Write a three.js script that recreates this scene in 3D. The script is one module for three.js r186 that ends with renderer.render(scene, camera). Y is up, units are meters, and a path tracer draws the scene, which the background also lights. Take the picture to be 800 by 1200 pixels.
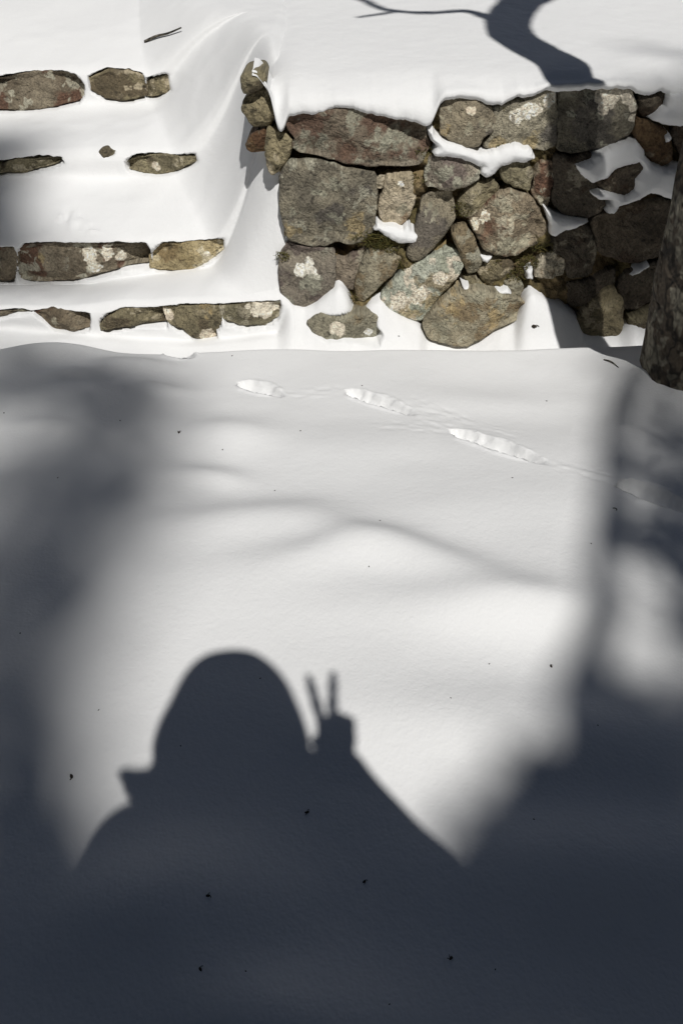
import * as THREE from 'three';
import { mergeGeometries } from 'three/addons/utils/BufferGeometryUtils.js';

// ---------------------------------------------------------------- camera, sky, sun, exposure
const EYE = new THREE.Vector3(0, 1.37, 0), PITCH = 38 * Math.PI / 180, FOV = 60;
const W = 800, H = 1200, FOCAL = (H / 2) / Math.tan(FOV * Math.PI / 360);
const SUN_POWER = 4.2, EXPOSURE = 0.745, SUN_SOFT = 1.45;
const SKY_LOW = [0.12, 0.147, 0.195], SKY_HIGH = [0.05, 0.072, 0.128], SKY_GAIN = 0.66;

const scene = new THREE.Scene();
const camera = new THREE.PerspectiveCamera(FOV, W / H, 0.05, 400);
camera.position.copy(EYE);
camera.rotation.x = -PITCH;
const renderer = new THREE.WebGLRenderer({ antialias: true });
renderer.toneMapping = THREE.LinearToneMapping;
renderer.toneMappingExposure = EXPOSURE;
renderer.shadowMap.enabled = true;

const cp = Math.cos(PITCH), sp = Math.sin(PITCH);
function rayDir(px, py) {                       // direction of a traced point of the photograph
  const a = (px - W / 2) / FOCAL, b = (H / 2 - py) / FOCAL;
  return new THREE.Vector3(a, b * cp - sp, -b * sp - cp).normalize();
}
function project(x, y, z) {
  const dy = y - EYE.y, dz = z - EYE.z, f = -dy * sp - dz * cp, u = dy * cp - dz * sp;
  return [W / 2 + FOCAL * x / f, H / 2 - FOCAL * u / f];
}
const SUN = rayDir(272, 857).negate();          // towards the sun
// sky: clear deep blue, paler towards the horizon and round the sun
{
  const w = 128, h = 64, d = new Float32Array(w * h * 4);
  for (let j = 0; j < h; j++) for (let i = 0; i < w; i++) {
    const el = ((j + 0.5) / h - 0.5) * Math.PI, az = ((i + 0.5) / w - 0.5) * 2 * Math.PI;
    const v = new THREE.Vector3(Math.cos(el) * Math.cos(az), Math.sin(el), Math.cos(el) * Math.sin(az));
    const k = Math.pow(Math.max(0, v.y), 0.5), c = Math.max(0, v.dot(SUN)), g = 0.10 * Math.pow(c, 14) + 0.04 * Math.pow(c, 4);
    for (let n = 0; n < 3; n++) d[(j * w + i) * 4 + n] = SKY_GAIN * (SKY_LOW[n] * (1 - k) + SKY_HIGH[n] * k + g * [1, 0.95, 0.85][n]);
    d[(j * w + i) * 4 + 3] = 1;
  }
  const t = new THREE.DataTexture(d, w, h, THREE.RGBAFormat, THREE.FloatType);
  t.mapping = THREE.EquirectangularReflectionMapping; t.magFilter = t.minFilter = THREE.LinearFilter;
  t.wrapS = THREE.RepeatWrapping; t.needsUpdate = true;
  scene.background = t; scene.environment = t;
}
const sun = new THREE.DirectionalLight(new THREE.Color().setRGB(1, 0.978, 0.94), SUN_POWER);
sun.position.copy(SUN).multiplyScalar(60); sun.castShadow = true; sun.shadow.radius = SUN_SOFT;
sun.shadow.mapSize.set(4096, 4096);
Object.assign(sun.shadow.camera, { left: -8, right: 8, top: 8, bottom: -8, near: 1, far: 120 });
scene.add(sun, sun.target);

// ---------------------------------------------------------------- helpers
let seedState = 7;
function seed(n) { seedState = (n * 2654435761) >>> 0 || 1; }
function rnd() { seedState |= 0; seedState = seedState + 0x6D2B79F5 | 0; let t = Math.imul(seedState ^ seedState >>> 15, 1 | seedState); t = t + Math.imul(t ^ t >>> 7, 61 | t) ^ t; return ((t ^ t >>> 14) >>> 0) / 4294967296; }
const rr = (a, b) => a + (b - a) * rnd();
function hash(x, y, z) { let h = Math.imul(x, 374761393) + Math.imul(y, 668265263) + Math.imul(z, 2147483647 ^ 0x5bd1e995) | 0; h = Math.imul(h ^ h >>> 13, 1274126177); h ^= h >>> 16; return (h >>> 0) / 4294967296; }
const fade = t => t * t * (3 - 2 * t);
function noise(x, y, z = 0) {                    // value noise, -1..1
  const xi = Math.floor(x), yi = Math.floor(y), zi = Math.floor(z), u = fade(x - xi), v = fade(y - yi), w = fade(z - zi);
  const L = (a, b, t) => a + (b - a) * t;
  const p = k => L(L(hash(xi, yi, zi + k), hash(xi + 1, yi, zi + k), u), L(hash(xi, yi + 1, zi + k), hash(xi + 1, yi + 1, zi + k), u), v);
  return 2 * (w === 0 ? p(0) : L(p(0), p(1), w)) - 1;
}
function fbm(x, y, z, oct) { let s = 0, a = 0.5; for (let i = 0; i < oct; i++) { s += a * noise(x, y, z); x = x * 2.03 + 11.3; y = y * 2.03 + 5.7; z = z * 2.03 + 3.1; a *= 0.5; } return s; }
const clamp = (v, a = 0, b = 1) => Math.min(b, Math.max(a, v));
const sst = (a, b, v) => { const t = clamp((v - a) / (b - a)); return t * t * (3 - 2 * t); };
const lerp = (a, b, t) => a + (b - a) * t;
const used = {};
function numbered(n) { const k = used[n] = (used[n] ?? -1) + 1; return k ? `${n}_${String(k).padStart(3, '0')}` : n; }
function mesh(name, geo, mat, parent) {
  const m = new THREE.Mesh(geo, mat); m.castShadow = m.receiveShadow = true;
  if (parent) { const n = parent.userData.count ??= {}; const k = n[name] = (n[name] ?? -1) + 1; m.name = k ? `${name}_${String(k).padStart(3, '0')}` : name; parent.add(m); }
  else { m.name = numbered(name); scene.add(m); }
  return m;
}
const snowSheets = [];
function struct(name, geo, mat) { const m = mesh(name, geo, mat); snowSheets.push(m); m.userData = { kind: 'structure', label: STRUCT_LABEL[name] }; return m; }
const STRUCT_LABEL = {
  snow_ground: 'open snow in front of the wall, with shadows and a line of footprints',
  snow_on_steps: 'smooth snow lying over the stone steps on the left',
  snow_bank: 'snow banked against the foot of the stone wall',
  snow_terrace: 'thick cushion of snow on the terrace above the stone wall',
  snow_field: 'wide snowy ground around and behind the photographer',
};
function thing(name, label, category, pos, group) {
  const o = new THREE.Group(); o.name = numbered(name); scene.add(o); o.position.set(...pos);
  o.userData = { label, category }; if (group) o.userData.group = group;
  return o;
}
function tag(o, label, category, group) { Object.assign(o.userData, { label, category }); if (group) o.userData.group = group; return o; }
function gridGeo(nu, nv, fn, flip) {            // fn(i, j) -> [x, y, z, u, v]
  const p = new Float32Array(nu * nv * 3), uv = new Float32Array(nu * nv * 2), ix = new Uint32Array((nu - 1) * (nv - 1) * 6);
  for (let j = 0, k = 0; j < nv; j++) for (let i = 0; i < nu; i++, k++) { const r = fn(i, j); p[k * 3] = r[0]; p[k * 3 + 1] = r[1]; p[k * 3 + 2] = r[2]; uv[k * 2] = r[3] ?? r[0]; uv[k * 2 + 1] = r[4] ?? r[2]; }
  let q = 0;
  for (let j = 0; j < nv - 1; j++) for (let i = 0; i < nu - 1; i++) {
    const a = j * nu + i, b = a + 1, c = a + nu, d = c + 1;
    if (flip) { ix[q++] = a; ix[q++] = c; ix[q++] = b; ix[q++] = b; ix[q++] = c; ix[q++] = d; } else { ix[q++] = a; ix[q++] = b; ix[q++] = c; ix[q++] = b; ix[q++] = d; ix[q++] = c; }
  }
  const g = new THREE.BufferGeometry();
  g.setAttribute('position', new THREE.BufferAttribute(p, 3)); g.setAttribute('uv', new THREE.BufferAttribute(uv, 2));
  g.setIndex(new THREE.BufferAttribute(ix, 1)); g.computeVertexNormals();
  return g;
}
function axis(stops) {                           // stops: [from, to, step] runs, joined
  const out = [];
  for (const [a, b, s] of stops) { const n = Math.max(1, Math.round(Math.abs(b - a) / s)); for (let i = 0; i < n; i++) out.push(a + (b - a) * i / n); }
  out.push(stops[stops.length - 1][1]); return out;
}
function onPlane(px, py, n, c) {                 // traced point -> point of the plane n.p = c
  const d = rayDir(px, py), t = (c - n.dot(EYE)) / n.dot(d); return EYE.clone().addScaledVector(d, t);
}
const N_UP = new THREE.Vector3(0, 1, 0), N_Z = new THREE.Vector3(0, 0, 1);
const groundAt = (px, py, y = 0) => onPlane(px, py, N_UP, y);
const ZW = -2.95, BATTER = 0.06, N_WALL = new THREE.Vector3(0, BATTER, 1);   // wall face: z = ZW - BATTER * y
const wallAt = (px, py, proud = 0) => onPlane(px, py, N_WALL, ZW + proud);
const wallZ = y => ZW - BATTER * y;
function interp(pts, x) {                        // piecewise through [[x, y]...], eased
  if (x <= pts[0][0]) return pts[0][1];
  for (let i = 1; i < pts.length; i++) if (x < pts[i][0]) { const t = (x - pts[i - 1][0]) / (pts[i][0] - pts[i - 1][0]); return lerp(pts[i - 1][1], pts[i][1], t); }
  return pts[pts.length - 1][1];
}
function smoothLine(pts, w, n = 5) { return x => { let s = 0; for (let k = -n; k <= n; k++) s += interp(pts, x + w * k / n); return s / (2 * n + 1); }; }
function sdPoly(P, x, y) {                       // signed distance, negative inside
  let d = 1e9, inside = false;
  for (let i = 0, j = P.length - 1; i < P.length; j = i++) {
    const ex = P[j][0] - P[i][0], ey = P[j][1] - P[i][1], wx = x - P[i][0], wy = y - P[i][1], t = clamp((wx * ex + wy * ey) / (ex * ex + ey * ey));
    d = Math.min(d, Math.hypot(wx - ex * t, wy - ey * t));
    if ((P[i][1] > y) !== (P[j][1] > y) && x < P[i][0] + ex * (y - P[i][1]) / ey) inside = !inside;
  }
  return inside ? -d : d;
}
function box2(P, m) { return [Math.min(...P.map(p => p[0])) - m, Math.min(...P.map(p => p[1])) - m, Math.max(...P.map(p => p[0])) + m, Math.max(...P.map(p => p[1])) + m]; }
function sdSet(set, x, y, far = 30) { let d = far; for (const { P, B } of set) if (x > B[0] && x < B[2] && y > B[1] && y < B[3]) d = Math.min(d, sdPoly(P, x, y)); return d; }
const srgb = v => v <= 0.0031308 ? v * 12.92 : 1.055 * Math.pow(v, 1 / 2.4) - 0.055;
function colourTex(w, h, fn) {                   // fn(u, v) -> linear rgb
  const d = new Uint8Array(w * h * 4);
  for (let j = 0; j < h; j++) for (let i = 0; i < w; i++) { const c = fn((i + 0.5) / w, (j + 0.5) / h), k = (j * w + i) * 4; for (let n = 0; n < 3; n++) d[k + n] = Math.round(255 * srgb(clamp(c[n]))); d[k + 3] = 255; }
  const t = new THREE.DataTexture(d, w, h); t.colorSpace = THREE.SRGBColorSpace; t.magFilter = THREE.LinearFilter; t.minFilter = THREE.LinearFilter; t.needsUpdate = true; return t;
}
function greyTex(w, h, fn) {
  const d = new Uint8Array(w * h * 4);
  for (let j = 0; j < h; j++) for (let i = 0; i < w; i++) { const v = Math.round(255 * clamp(fn((i + 0.5) / w, (j + 0.5) / h))), k = (j * w + i) * 4; d[k] = d[k + 1] = d[k + 2] = v; d[k + 3] = 255; }
  const t = new THREE.DataTexture(d, w, h); t.magFilter = t.minFilter = THREE.LinearFilter; t.wrapS = t.wrapT = THREE.RepeatWrapping; t.needsUpdate = true; return t;
}
const tileNoise = (u, v, f, s) => {              // value noise that repeats over 0..1
  const x = u * f, y = v * f, xi = Math.floor(x), yi = Math.floor(y), a = fade(x - xi), b = fade(y - yi), m = n => ((n % f) + f) % f;
  return lerp(lerp(hash(m(xi), m(yi), s), hash(m(xi + 1), m(yi), s), a), lerp(hash(m(xi), m(yi + 1), s), hash(m(xi + 1), m(yi + 1), s), a), b);
};

// ---------------------------------------------------------------- materials
const snowBump = greyTex(1024, 1024, (u, v) => 0.34 * tileNoise(u, v, 48, 1) + 0.26 * tileNoise(u, v, 130, 2) + 0.24 * tileNoise(u, v, 300, 3) + 0.16 * tileNoise(u, v, 512, 4));
snowBump.repeat.set(1 / 1.3, 1 / 1.3);
const SNOW = new THREE.MeshPhysicalMaterial({ color: new THREE.Color().setRGB(0.87, 0.872, 0.872), roughness: 0.82, specularIntensity: 0.25, bumpMap: snowBump, bumpScale: 0.0013 });
const rockBump = greyTex(1024, 1024, (u, v) => {
  const x = u + 0.008 * tileNoise(u, v, 60, 18), y = v + 0.008 * tileNoise(u, v, 60, 19);
  return 0.2 * tileNoise(x, y, 23, 11) + 0.24 * tileNoise(x, y, 59, 12) + 0.28 * tileNoise(u, v, 127, 13) + 0.26 * tileNoise(u, v, 280, 14) - 0.3 * sst(0.3, 0.12, tileNoise(x, y, 55, 15));
});
rockBump.repeat.set(1 / 0.6, 1 / 0.6);

// ---------------------------------------------------------------- open snow in front
const baseY = z => 0.09 * sst(0.4, -1.2, z) - 0.12 * sst(-1.05, -2.75, z);
function groundPt(px, py, fn = (x, z) => baseY(z)) { let y = 0, q; for (let k = 0; k < 7; k++) { q = groundAt(px, py, y); y = fn(q.x, q.z); } return q; }
const sp2 = (x, y) => { const g = groundPt(x, y); return [g.x, g.z]; };
const mounds = [   // traced centre, half width along x, half width along z, height, turn
  [485, 658, 0.22, 0.075, 0.042, 0.5], [385, 655, 0.15, 0.07, 0.026, -0.35], [630, 862, 0.34, 0.10, 0.040, 0.1], [585, 716, 0.20, 0.075, 0.044, 0.05], [130, 520, 0.10, 0.04, 0.022, 0.5], [60, 500, 0.12, 0.04, 0.02, 0.3], [180, 455, 0.10, 0.04, 0.022, 0.2], [250, 560, 0.1, 0.05, 0.018, 0.3], [90, 440, 0.12, 0.035, 0.03, 0.1], [300, 615, 0.22, 0.09, 0.034, -0.1],
  [300, 690, 0.32, 0.16, 0.018, 0.1], [265, 510, 0.13, 0.09, 0.03, 0.2], [420, 520, 0.5, 0.14, 0.012, 0], [620, 590, 0.3, 0.14, 0.014, 0],
  [700, 1010, 0.24, 0.11, 0.03, 0.05], [190, 1060, 0.22, 0.10, 0.03, 0], [320, 1200, 0.2, 0.08, 0.028, 0.1], [90, 470, 0.20, 0.12, 0.03, 0.35],
  [160, 560, 0.18, 0.1, 0.024, 0.4], [60, 640, 0.4, 0.2, 0.02, 0.1], [150, 430, 0.13, 0.05, 0.035, 0], [60, 415, 0.2, 0.07, 0.05, -0.1],
  [790, 440, 0.22, 0.14, 0.05, 0], [700, 700, 0.25, 0.16, 0.016, 0], [560, 470, 0.25, 0.08, 0.012, 0],
].map(([px, py, a, b, h, t]) => { const [x, z] = sp2(px, py); return { x, z, a, b, h, c: Math.cos(t), s: Math.sin(t) }; });
const prints = [   // footprints: traced ends, half width (m), depth
  [282, 447, 332, 464, 0.025, 0.045], [408, 460, 486, 487, 0.022, 0.048], [530, 507, 638, 546, 0.026, 0.052], [726, 568, 806, 598, 0.034, 0.075], [196, 408, 228, 415, 0.035, 0.05],
].map(([x0, y0, x1, y1, w, d]) => { const [ax, az] = sp2(x0, y0), [bx, bz] = sp2(x1, y1), l = Math.hypot(bx - ax, bz - az); return { x: (ax + bx) / 2, z: (az + bz) / 2, l: l / 2, w, d, c: (bx - ax) / l, s: (bz - az) / l }; });
const drags = [[332, 464, 408, 460], [486, 487, 530, 507], [430, 500, 530, 507], [470, 470, 560, 497], [560, 497, 610, 512], [638, 546, 726, 568]].map(([x0, y0, x1, y1]) => [sp2(x0, y0), sp2(x1, y1)]);
const TREE_FOOT = (() => { const g = groundPt(803, 447); return [g.x, g.z]; })();
function groundY(x, z) {
  let y = 0.010 * noise(x * 1.7 + 3, z * 1.7) + 0.006 * noise(x * 4.1, z * 4.1 + 9) + 0.0016 * noise(x * 13, z * 13, 2.5);
  y += baseY(z);
  for (const m of mounds) { const dx = x - m.x, dz = z - m.z, u = (dx * m.c + dz * m.s) / m.a, v = (-dx * m.s + dz * m.c) / m.b, e = u * u + v * v; if (e < 9) y += m.h * Math.exp(-e); }
  const crest = -2.70 + 0.02 * noise(x * 2.3, 4.4) + 0.008 * noise(x * 7, 1.1);                                 // the snow falls away towards the wall
  const over = crest + 0.06 - z;
  if (over > 0) y -= 1.8 * over * over / (over + 0.09);
  { const dx = x - TREE_FOOT[0], dz = z - TREE_FOOT[1], e = (dx * dx + dz * dz) / 0.045; y += 0.05 * Math.exp(-e); }
  for (const p of prints) {
    const dx = x - p.x, dz = z - p.z, u = dx * p.c + dz * p.s, v = -dx * p.s + dz * p.c;
    if (Math.abs(u) > p.l * 1.6 || Math.abs(v) > 0.16) continue;
    const q = u / p.l, wid = 0.004 + p.w * (q < 0 ? Math.sqrt(Math.max(0, 1 - q ** 4)) : 1 - 0.78 * Math.pow(clamp(q), 1.6)), n = 0.004 * noise(u * 55, v * 55, p.x) + 0.0025 * noise(u * 130, v * 130, p.z);
    const t = (v + n) / wid, ends = sst(-1.08, -0.92, q) * sst(1.12, 0.55, q);
    const near = sst(1.0 + 0.010 / wid, 1.0 - 0.004 / wid, t), floor = clamp((t + 1) / 2);
    y -= p.d * ends * near * Math.pow(floor, 0.5) * (1 + 0.22 * noise(u * 38, v * 60, p.x * 7) + 0.16 * noise(u * 90, v * 90, 4));
    y += 0.006 * ends * Math.exp(-(((t - 1.35) / 0.3) ** 2)) + 0.004 * Math.exp(-(((t + 1.3) / 0.35) ** 2)) * sst(1.2, 0.8, Math.abs(q)) * (0.6 + noise(u * 60, v * 60, 2));
  }
  for (const [a, b] of drags) {
    const ex = b[0] - a[0], ez = b[1] - a[1], t = clamp(((x - a[0]) * ex + (z - a[1]) * ez) / (ex * ex + ez * ez)), d = Math.hypot(x - a[0] - ex * t, z - a[1] - ez * t);
    if (d < 0.05) y += (0.0035 * Math.exp(-((d / 0.012) ** 2)) - 0.004 * Math.exp(-(((d - 0.02) / 0.012) ** 2))) * (0.2 + 0.6 * noise(x * 45, z * 45, 7)) * Math.min(1, 6 * t * (1 - t));
  }
  return y;
}
{
  const xs = axis([[-6, -1.7, 0.12], [-1.7, 1.7, 0.0068], [1.7, 6, 0.12]]);
  const zs = axis([[1.7, -0.3, 0.05], [-0.3, -1.4, 0.011], [-1.4, -2.93, 0.0058]]);
  const g = gridGeo(xs.length, zs.length, (i, j) => {
    const x = xs[i], z = zs[j], edge = Math.max(sst(4.5, 6, Math.abs(x)), sst(1.0, 1.7, z));
    return [x, groundY(x, z) - 0.3 * edge, z];
  });
  struct('snow_ground', g, SNOW);
}

// ---------------------------------------------------------------- steps: traced stones and the snow over them
const STEP_Z = [-2.95, -3.20, -3.55, -3.96];
const STEP_STONES = [   // row 0 is the lowest step
  [ { p: [[-40, 364], [-10, 365], [23, 362], [38, 365], [38, 368], [17, 370], [-10, 375], [-40, 376]], t: 'brown' },
    { p: [[38, 365], [60, 361], [85, 364], [104, 367], [106, 377], [104, 387], [81, 391], [64, 387], [53, 377], [40, 369]], t: 'brown' },
    { p: [[119, 377], [127, 368], [144, 361], [168, 360], [192, 359], [197, 370], [195, 383], [166, 381], [149, 385], [127, 389], [119, 388]], t: 'olive' },
    { p: [[193, 359], [221, 357], [255, 356], [259, 364], [259, 378], [253, 387], [255, 398], [242, 400], [229, 400], [219, 389], [200, 383], [195, 370]], t: 'olive', l: [[196, 369, 8, 'pale'], [240, 362, 10, 'ochre'], [243, 393, 9, 'pale']] },
    { p: [[257, 356], [289, 354], [327, 353], [330, 362], [325, 375], [310, 382], [289, 384], [263, 378]], t: 'olive', l: [[308, 362, 12, 'pale'], [322, 359, 8, 'pale'], [290, 359, 5, 'pale']] } ],
  [ { p: [[-40, 287], [15, 289], [20, 298], [17, 330], [-40, 331]], t: 'brown' },
    { p: [[21, 296], [28, 284], [55, 283], [106, 285], [140, 285], [170, 286], [176, 294], [178, 315], [149, 317], [119, 323], [85, 330], [59, 334], [34, 333], [21, 328]], t: 'brown', l: [[105, 300, 10, 'pale'], [125, 297, 8, 'pale'], [140, 305, 6, 'pale'], [112, 312, 8, 'pale'], [48, 303, 7, 'ochre']] },
    { p: [[178, 298], [191, 284], [221, 282], [255, 280], [289, 280], [288, 284], [263, 296], [238, 311], [225, 319], [200, 320], [179, 317]], t: 'tan', l: [[242, 297, 4, 'pale']] } ],
  [ { p: [[-40, 190], [0, 189], [30, 185], [56, 182], [71, 184], [75, 191], [60, 198], [30, 204], [-10, 207], [-40, 208]], t: 'olive' },
    { p: [[147, 192], [156, 183], [180, 180], [210, 180], [240, 179], [247, 183], [240, 189], [221, 196], [202, 204], [187, 207], [165, 206], [150, 202]], t: 'olive', l: [[182, 195, 6, 'pale'], [196, 201, 5, 'ochre']] } ],
  [ { p: [[-40, 92], [0, 89], [26, 84], [52, 82], [73, 82], [88, 87], [98, 97], [99, 110], [92, 121], [67, 127], [30, 131], [-40, 132]], t: 'brown' },
    { p: [[103, 89], [126, 80], [150, 82], [167, 86], [171, 99], [169, 116], [146, 120], [124, 117], [107, 108]], t: 'olive' },
    { p: [[171, 93], [195, 87], [217, 88], [225, 96], [210, 106], [184, 116], [171, 117]], t: 'olive' } ],
];
const STEP_TOP = [
  [[-60, 366], [104, 364], [144, 361], [190, 358], [327, 353], [400, 350]], [[-60, 288], [20, 289], [28, 284], [289, 281], [400, 280]],
  [[-60, 190], [71, 184], [156, 182], [247, 181], [400, 180]], [[-60, 90], [88, 86], [225, 90], [400, 92]] ];
const STEP_BOT = [
  [[-60, 376], [104, 388], [119, 388], [230, 394], [330, 384], [400, 384]], [[-60, 332], [100, 330], [178, 319], [240, 312], [289, 302], [400, 300]],
  [[-60, 207], [75, 203], [165, 206], [247, 196], [400, 194]], [[-60, 131], [100, 119], [171, 117], [225, 107], [400, 104]] ];
const toLine = (pts, z, w) => smoothLine(pts.map(([x, y]) => { const q = onPlane(x, y, N_Z, z); return [q.x, q.y]; }), w);
const stepTop = STEP_TOP.map((p, k) => toLine(p, STEP_Z[k], 0.05)), stepBot = STEP_BOT.map((p, k) => toLine(p, STEP_Z[k], 0.05));
const stepHoles = STEP_STONES.flat().map(s => ({ P: s.p, B: box2(s.p, 16) }));
const SMALL_STONE = [[118, 179], [122, 176], [129, 177], [134, 178], [132, 183], [127, 185], [121, 184]];
stepHoles.push({ P: SMALL_STONE, B: box2(SMALL_STONE, 12) });
const terraceY = (x, z) => 0.748 + 0.035 * (ZW - z) + 0.014 * noise(x * 2.1 + 4, z * 2.6) + 0.006 * noise(x * 6, z * 6, 4) - 0.02 * Math.exp(-(((z + 3.12) / 0.12) ** 2)) * sst(0.9, 0.3, Math.abs(x - 0.1)) + 0.03 * sst(-0.3, -0.05, x) * sst(0.25, 0.0, x) * sst(-3.1, -2.9, z);
const X_JOIN = -0.165;
const BANK_PX = [[300, 345], [327, 346], [345, 362], [356, 367], [368, 361], [383, 348], [396, 338], [403, 342], [409, 351], [413, 366], [426, 366], [434, 359], [446, 355], [458, 365], [478, 377], [492, 385], [500, 401], [512, 407], [547, 410], [560, 402], [585, 388], [604, 381], [611, 362], [618, 349], [625, 346], [640, 353], [660, 363], [676, 374], [682, 388], [692, 393], [725, 394], [736, 384], [744, 380], [752, 386], [800, 384], [900, 380], [1100, 380]];
const bankLine = smoothLine(BANK_PX.map(([x, y]) => { const q = wallAt(x, y, 0.03); return [q.x, q.y]; }), 0.008, 3);
const bankPts = x => { const c = bankLine(x), b = wallZ(c); return [[-2.68, -0.24], [-2.75, -0.20], [b + 0.10, Math.min(c - 0.06, lerp(-0.16, c, 0.45))], [b + 0.045, c - 0.016], [b + 0.012, c + 0.004], [b - 0.16, c + 0.012]]; };
function profile(pts, counts, out) {            // smooth curve through [z, y] points; counts[i] samples per span
  for (let i = 0; i < pts.length - 1; i++) {
    const a = pts[Math.max(0, i - 1)], b = pts[i], c = pts[i + 1], d = pts[Math.min(pts.length - 1, i + 2)];
    const L = Math.hypot(c[0] - b[0], c[1] - b[1]), tan = (p, q, r) => { const m = Math.hypot(q[0] - p[0], q[1] - p[1]) || 1e-6, n = Math.hypot(r[0] - q[0], r[1] - q[1]) || 1e-6; return [(r[0] - p[0]) / (m + n) * L, (r[1] - p[1]) / (m + n) * L]; };
    const m0 = tan(a, b, c), m1 = tan(b, c, d);
    for (let k = 0; k < counts[i]; k++) { const t = k / counts[i], t2 = t * t, t3 = t2 * t, h0 = 2 * t3 - 3 * t2 + 1, h1 = t3 - 2 * t2 + t, h2 = 3 * t2 - 2 * t3, h3 = t3 - t2; out.push([h0 * b[0] + h1 * m0[0] + h2 * c[0] + h3 * m1[0], h0 * b[1] + h1 * m0[1] + h2 * c[1] + h3 * m1[1]]); }
  }
  out.push(pts[pts.length - 1].slice());
  return out;
}
const hillY = (x, z) => { const d = Math.max(0, -z - 4.6); return 0.785 + 0.10 * d + 0.012 * d * d * (d < 20 ? 1 : 0) + (d >= 20 ? 4.8 + 0.48 * (d - 20) : 0) + 0.04 * noise(x * 0.7, z * 0.7, 3) * sst(4.2, 5.5, -z); };
{
  const xs = axis([[-7, -1.9, 0.2], [-1.9, X_JOIN, 0.0062]]);
  const counts = [8, 22, 12, 8, 26, 8, 30, 10, 34, 8, 28, 10, 42, 12, 34, 10, 30, 60, 20, 24];
  const cols = xs.map(x => {
    const yt = stepTop.map(f => f(x)), yb = stepBot.map(f => f(x)), Z = STEP_Z, s = 0.006 * noise(x * 9, 1.5) + 0.01 * noise(x * 3, 8.5);
    const far = z => [z, hillY(x, z)];
    const pts = [[-2.68, -0.24], [-2.75, -0.20], [Z[0] + 0.07, yb[0] - 0.012], [Z[0] + 0.028, yb[0] + 0.004], [Z[0] + 0.022, yt[0] - 0.004], [Z[0] - 0.012, yt[0] + 0.026 + s],
      [Z[1] + 0.055, Math.max(yb[1], yt[0] + 0.012)], [Z[1] + 0.028, yb[1] + 0.006], [Z[1] + 0.022, yt[1] - 0.004], [Z[1] - 0.014, yt[1] + 0.028 - s],
      [lerp(Z[1], Z[2], 0.45), lerp(yt[1] + 0.03, yb[2], 0.38) + 0.01 + s], [Z[2] + 0.035, yb[2] - 0.002], [Z[2] + 0.02, yt[2] - 0.003], [Z[2] - 0.02, yt[2] + 0.03],
      [lerp(Z[2], Z[3], 0.5), lerp(yt[2] + 0.03, yb[3], 0.42) + 0.012 + s], [Z[3] + 0.03, yb[3] - 0.002], [Z[3] + 0.02, yt[3] - 0.003], [Z[3] - 0.03, yt[3] + 0.032], [-4.36, 0.695 + s], far(-5.2), far(-9)];
    const w = sst(-0.235, X_JOIN - 0.004, x);
    if (w > 0) { const B = bankPts(x); for (let n = 0; n < 5; n++) pts[n] = [lerp(pts[n][0], B[n][0], w), lerp(pts[n][1], B[n][1], w)]; for (let n = 5; n < 16; n++) pts[n][0] = Math.min(pts[n][0], lerp(pts[n][0], Z[0] - 0.12 - 0.01 * n, w)); }
    const out = profile(pts, counts, []);
    for (const z of [-12, -16, -22, -30, -42, -60]) out.push(far(z));
    return out;
  });
  const nv = cols[0].length;
  const g = gridGeo(xs.length, nv, (i, j) => {
    const x = xs[i]; let [z, y] = cols[i][j];
    const far = sst(-4.4, -6, z);
    const yBare = y;
    { const wx = Math.pow(clamp((x + 0.52) / 0.30), 2.2); if (wx > 0 && z > -4.4) { const Y = interp([[-4.4, 0.74], [-3.8, 0.72], [-3.34, 0.62], [-3.14, 0.45], [-3.02, 0.18], [-2.95, -0.1], [-2.88, -0.3]], z), k = 0.10, h = Math.max(k - Math.abs(y - Y), 0) / k, up = Math.max(y, Y) + h * h * k * 0.25; y = lerp(y, up, wx); } }
    {
      const toe = interp([[-4.6, -1.0], [-3.96, -0.78], [-3.55, -0.64], [-3.2, -0.48], [-3.05, -0.41], [-2.95, -0.36]], z), d = Math.max(0, (x - toe) * 0.92 + 0.02) * sst(-2.93, -3.02, z);
      const soft = d * d / (d + 0.09), cap = (z > -4.2 ? terraceY(x, z) : lerp(terraceY(x, -4.2), hillY(x, z), sst(-4.2, -6, z))) - 0.005 - 0.03 * sst(-0.25, -0.17, x), up = y + 1.35 * soft, k = 0.22, h = Math.max(k - Math.abs(up - cap), 0) / k;
      if (y < cap) y = Math.max(y, Math.min(up, cap) - h * h * k * 0.25);
    }
    if (far < 1) {
      const q = project(x, y, z), sd = sdSet(stepHoles, q[0], q[1], 30) - 0.5 + 0.9 * noise(x * 60, y * 60, z * 60) + 0.5 * noise(x * 140, y * 140, z * 140);
      const lifted = y - yBare; y += (1 - far) * (0.006 * noise(x * 5, z * 5, y * 5) + 0.0022 * noise(x * 17, z * 17, y * 17));
      const free = 1 - sst(0.02, 0.06, lifted); if (sd < 0) z -= 0.11 * free * sst(0, -3.2, sd); else if (sd < 12) { z += 0.002 * sst(12, 0, sd) * sst(-0.0, 1.5, sd); }
      // trodden lumps on the second and third treads
      const lump = (cx, cy, r) => { const e = ((q[0] - cx) / r) ** 2 + ((q[1] - cy) / (r * 0.6)) ** 2; return e < 4 ? Math.exp(-e * 1.5) : 0; };
      const lp = lump(92, 262, 20) + lump(75, 256, 14) + lump(110, 268, 12); if (lp > 0.02) y += lp * (0.006 + 0.013 * noise(x * 38, z * 38, 1.2));
    }
    return [x, y, z, x, z * 0.8 - y];
  });
  struct('snow_on_steps', g, SNOW);
}

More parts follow.
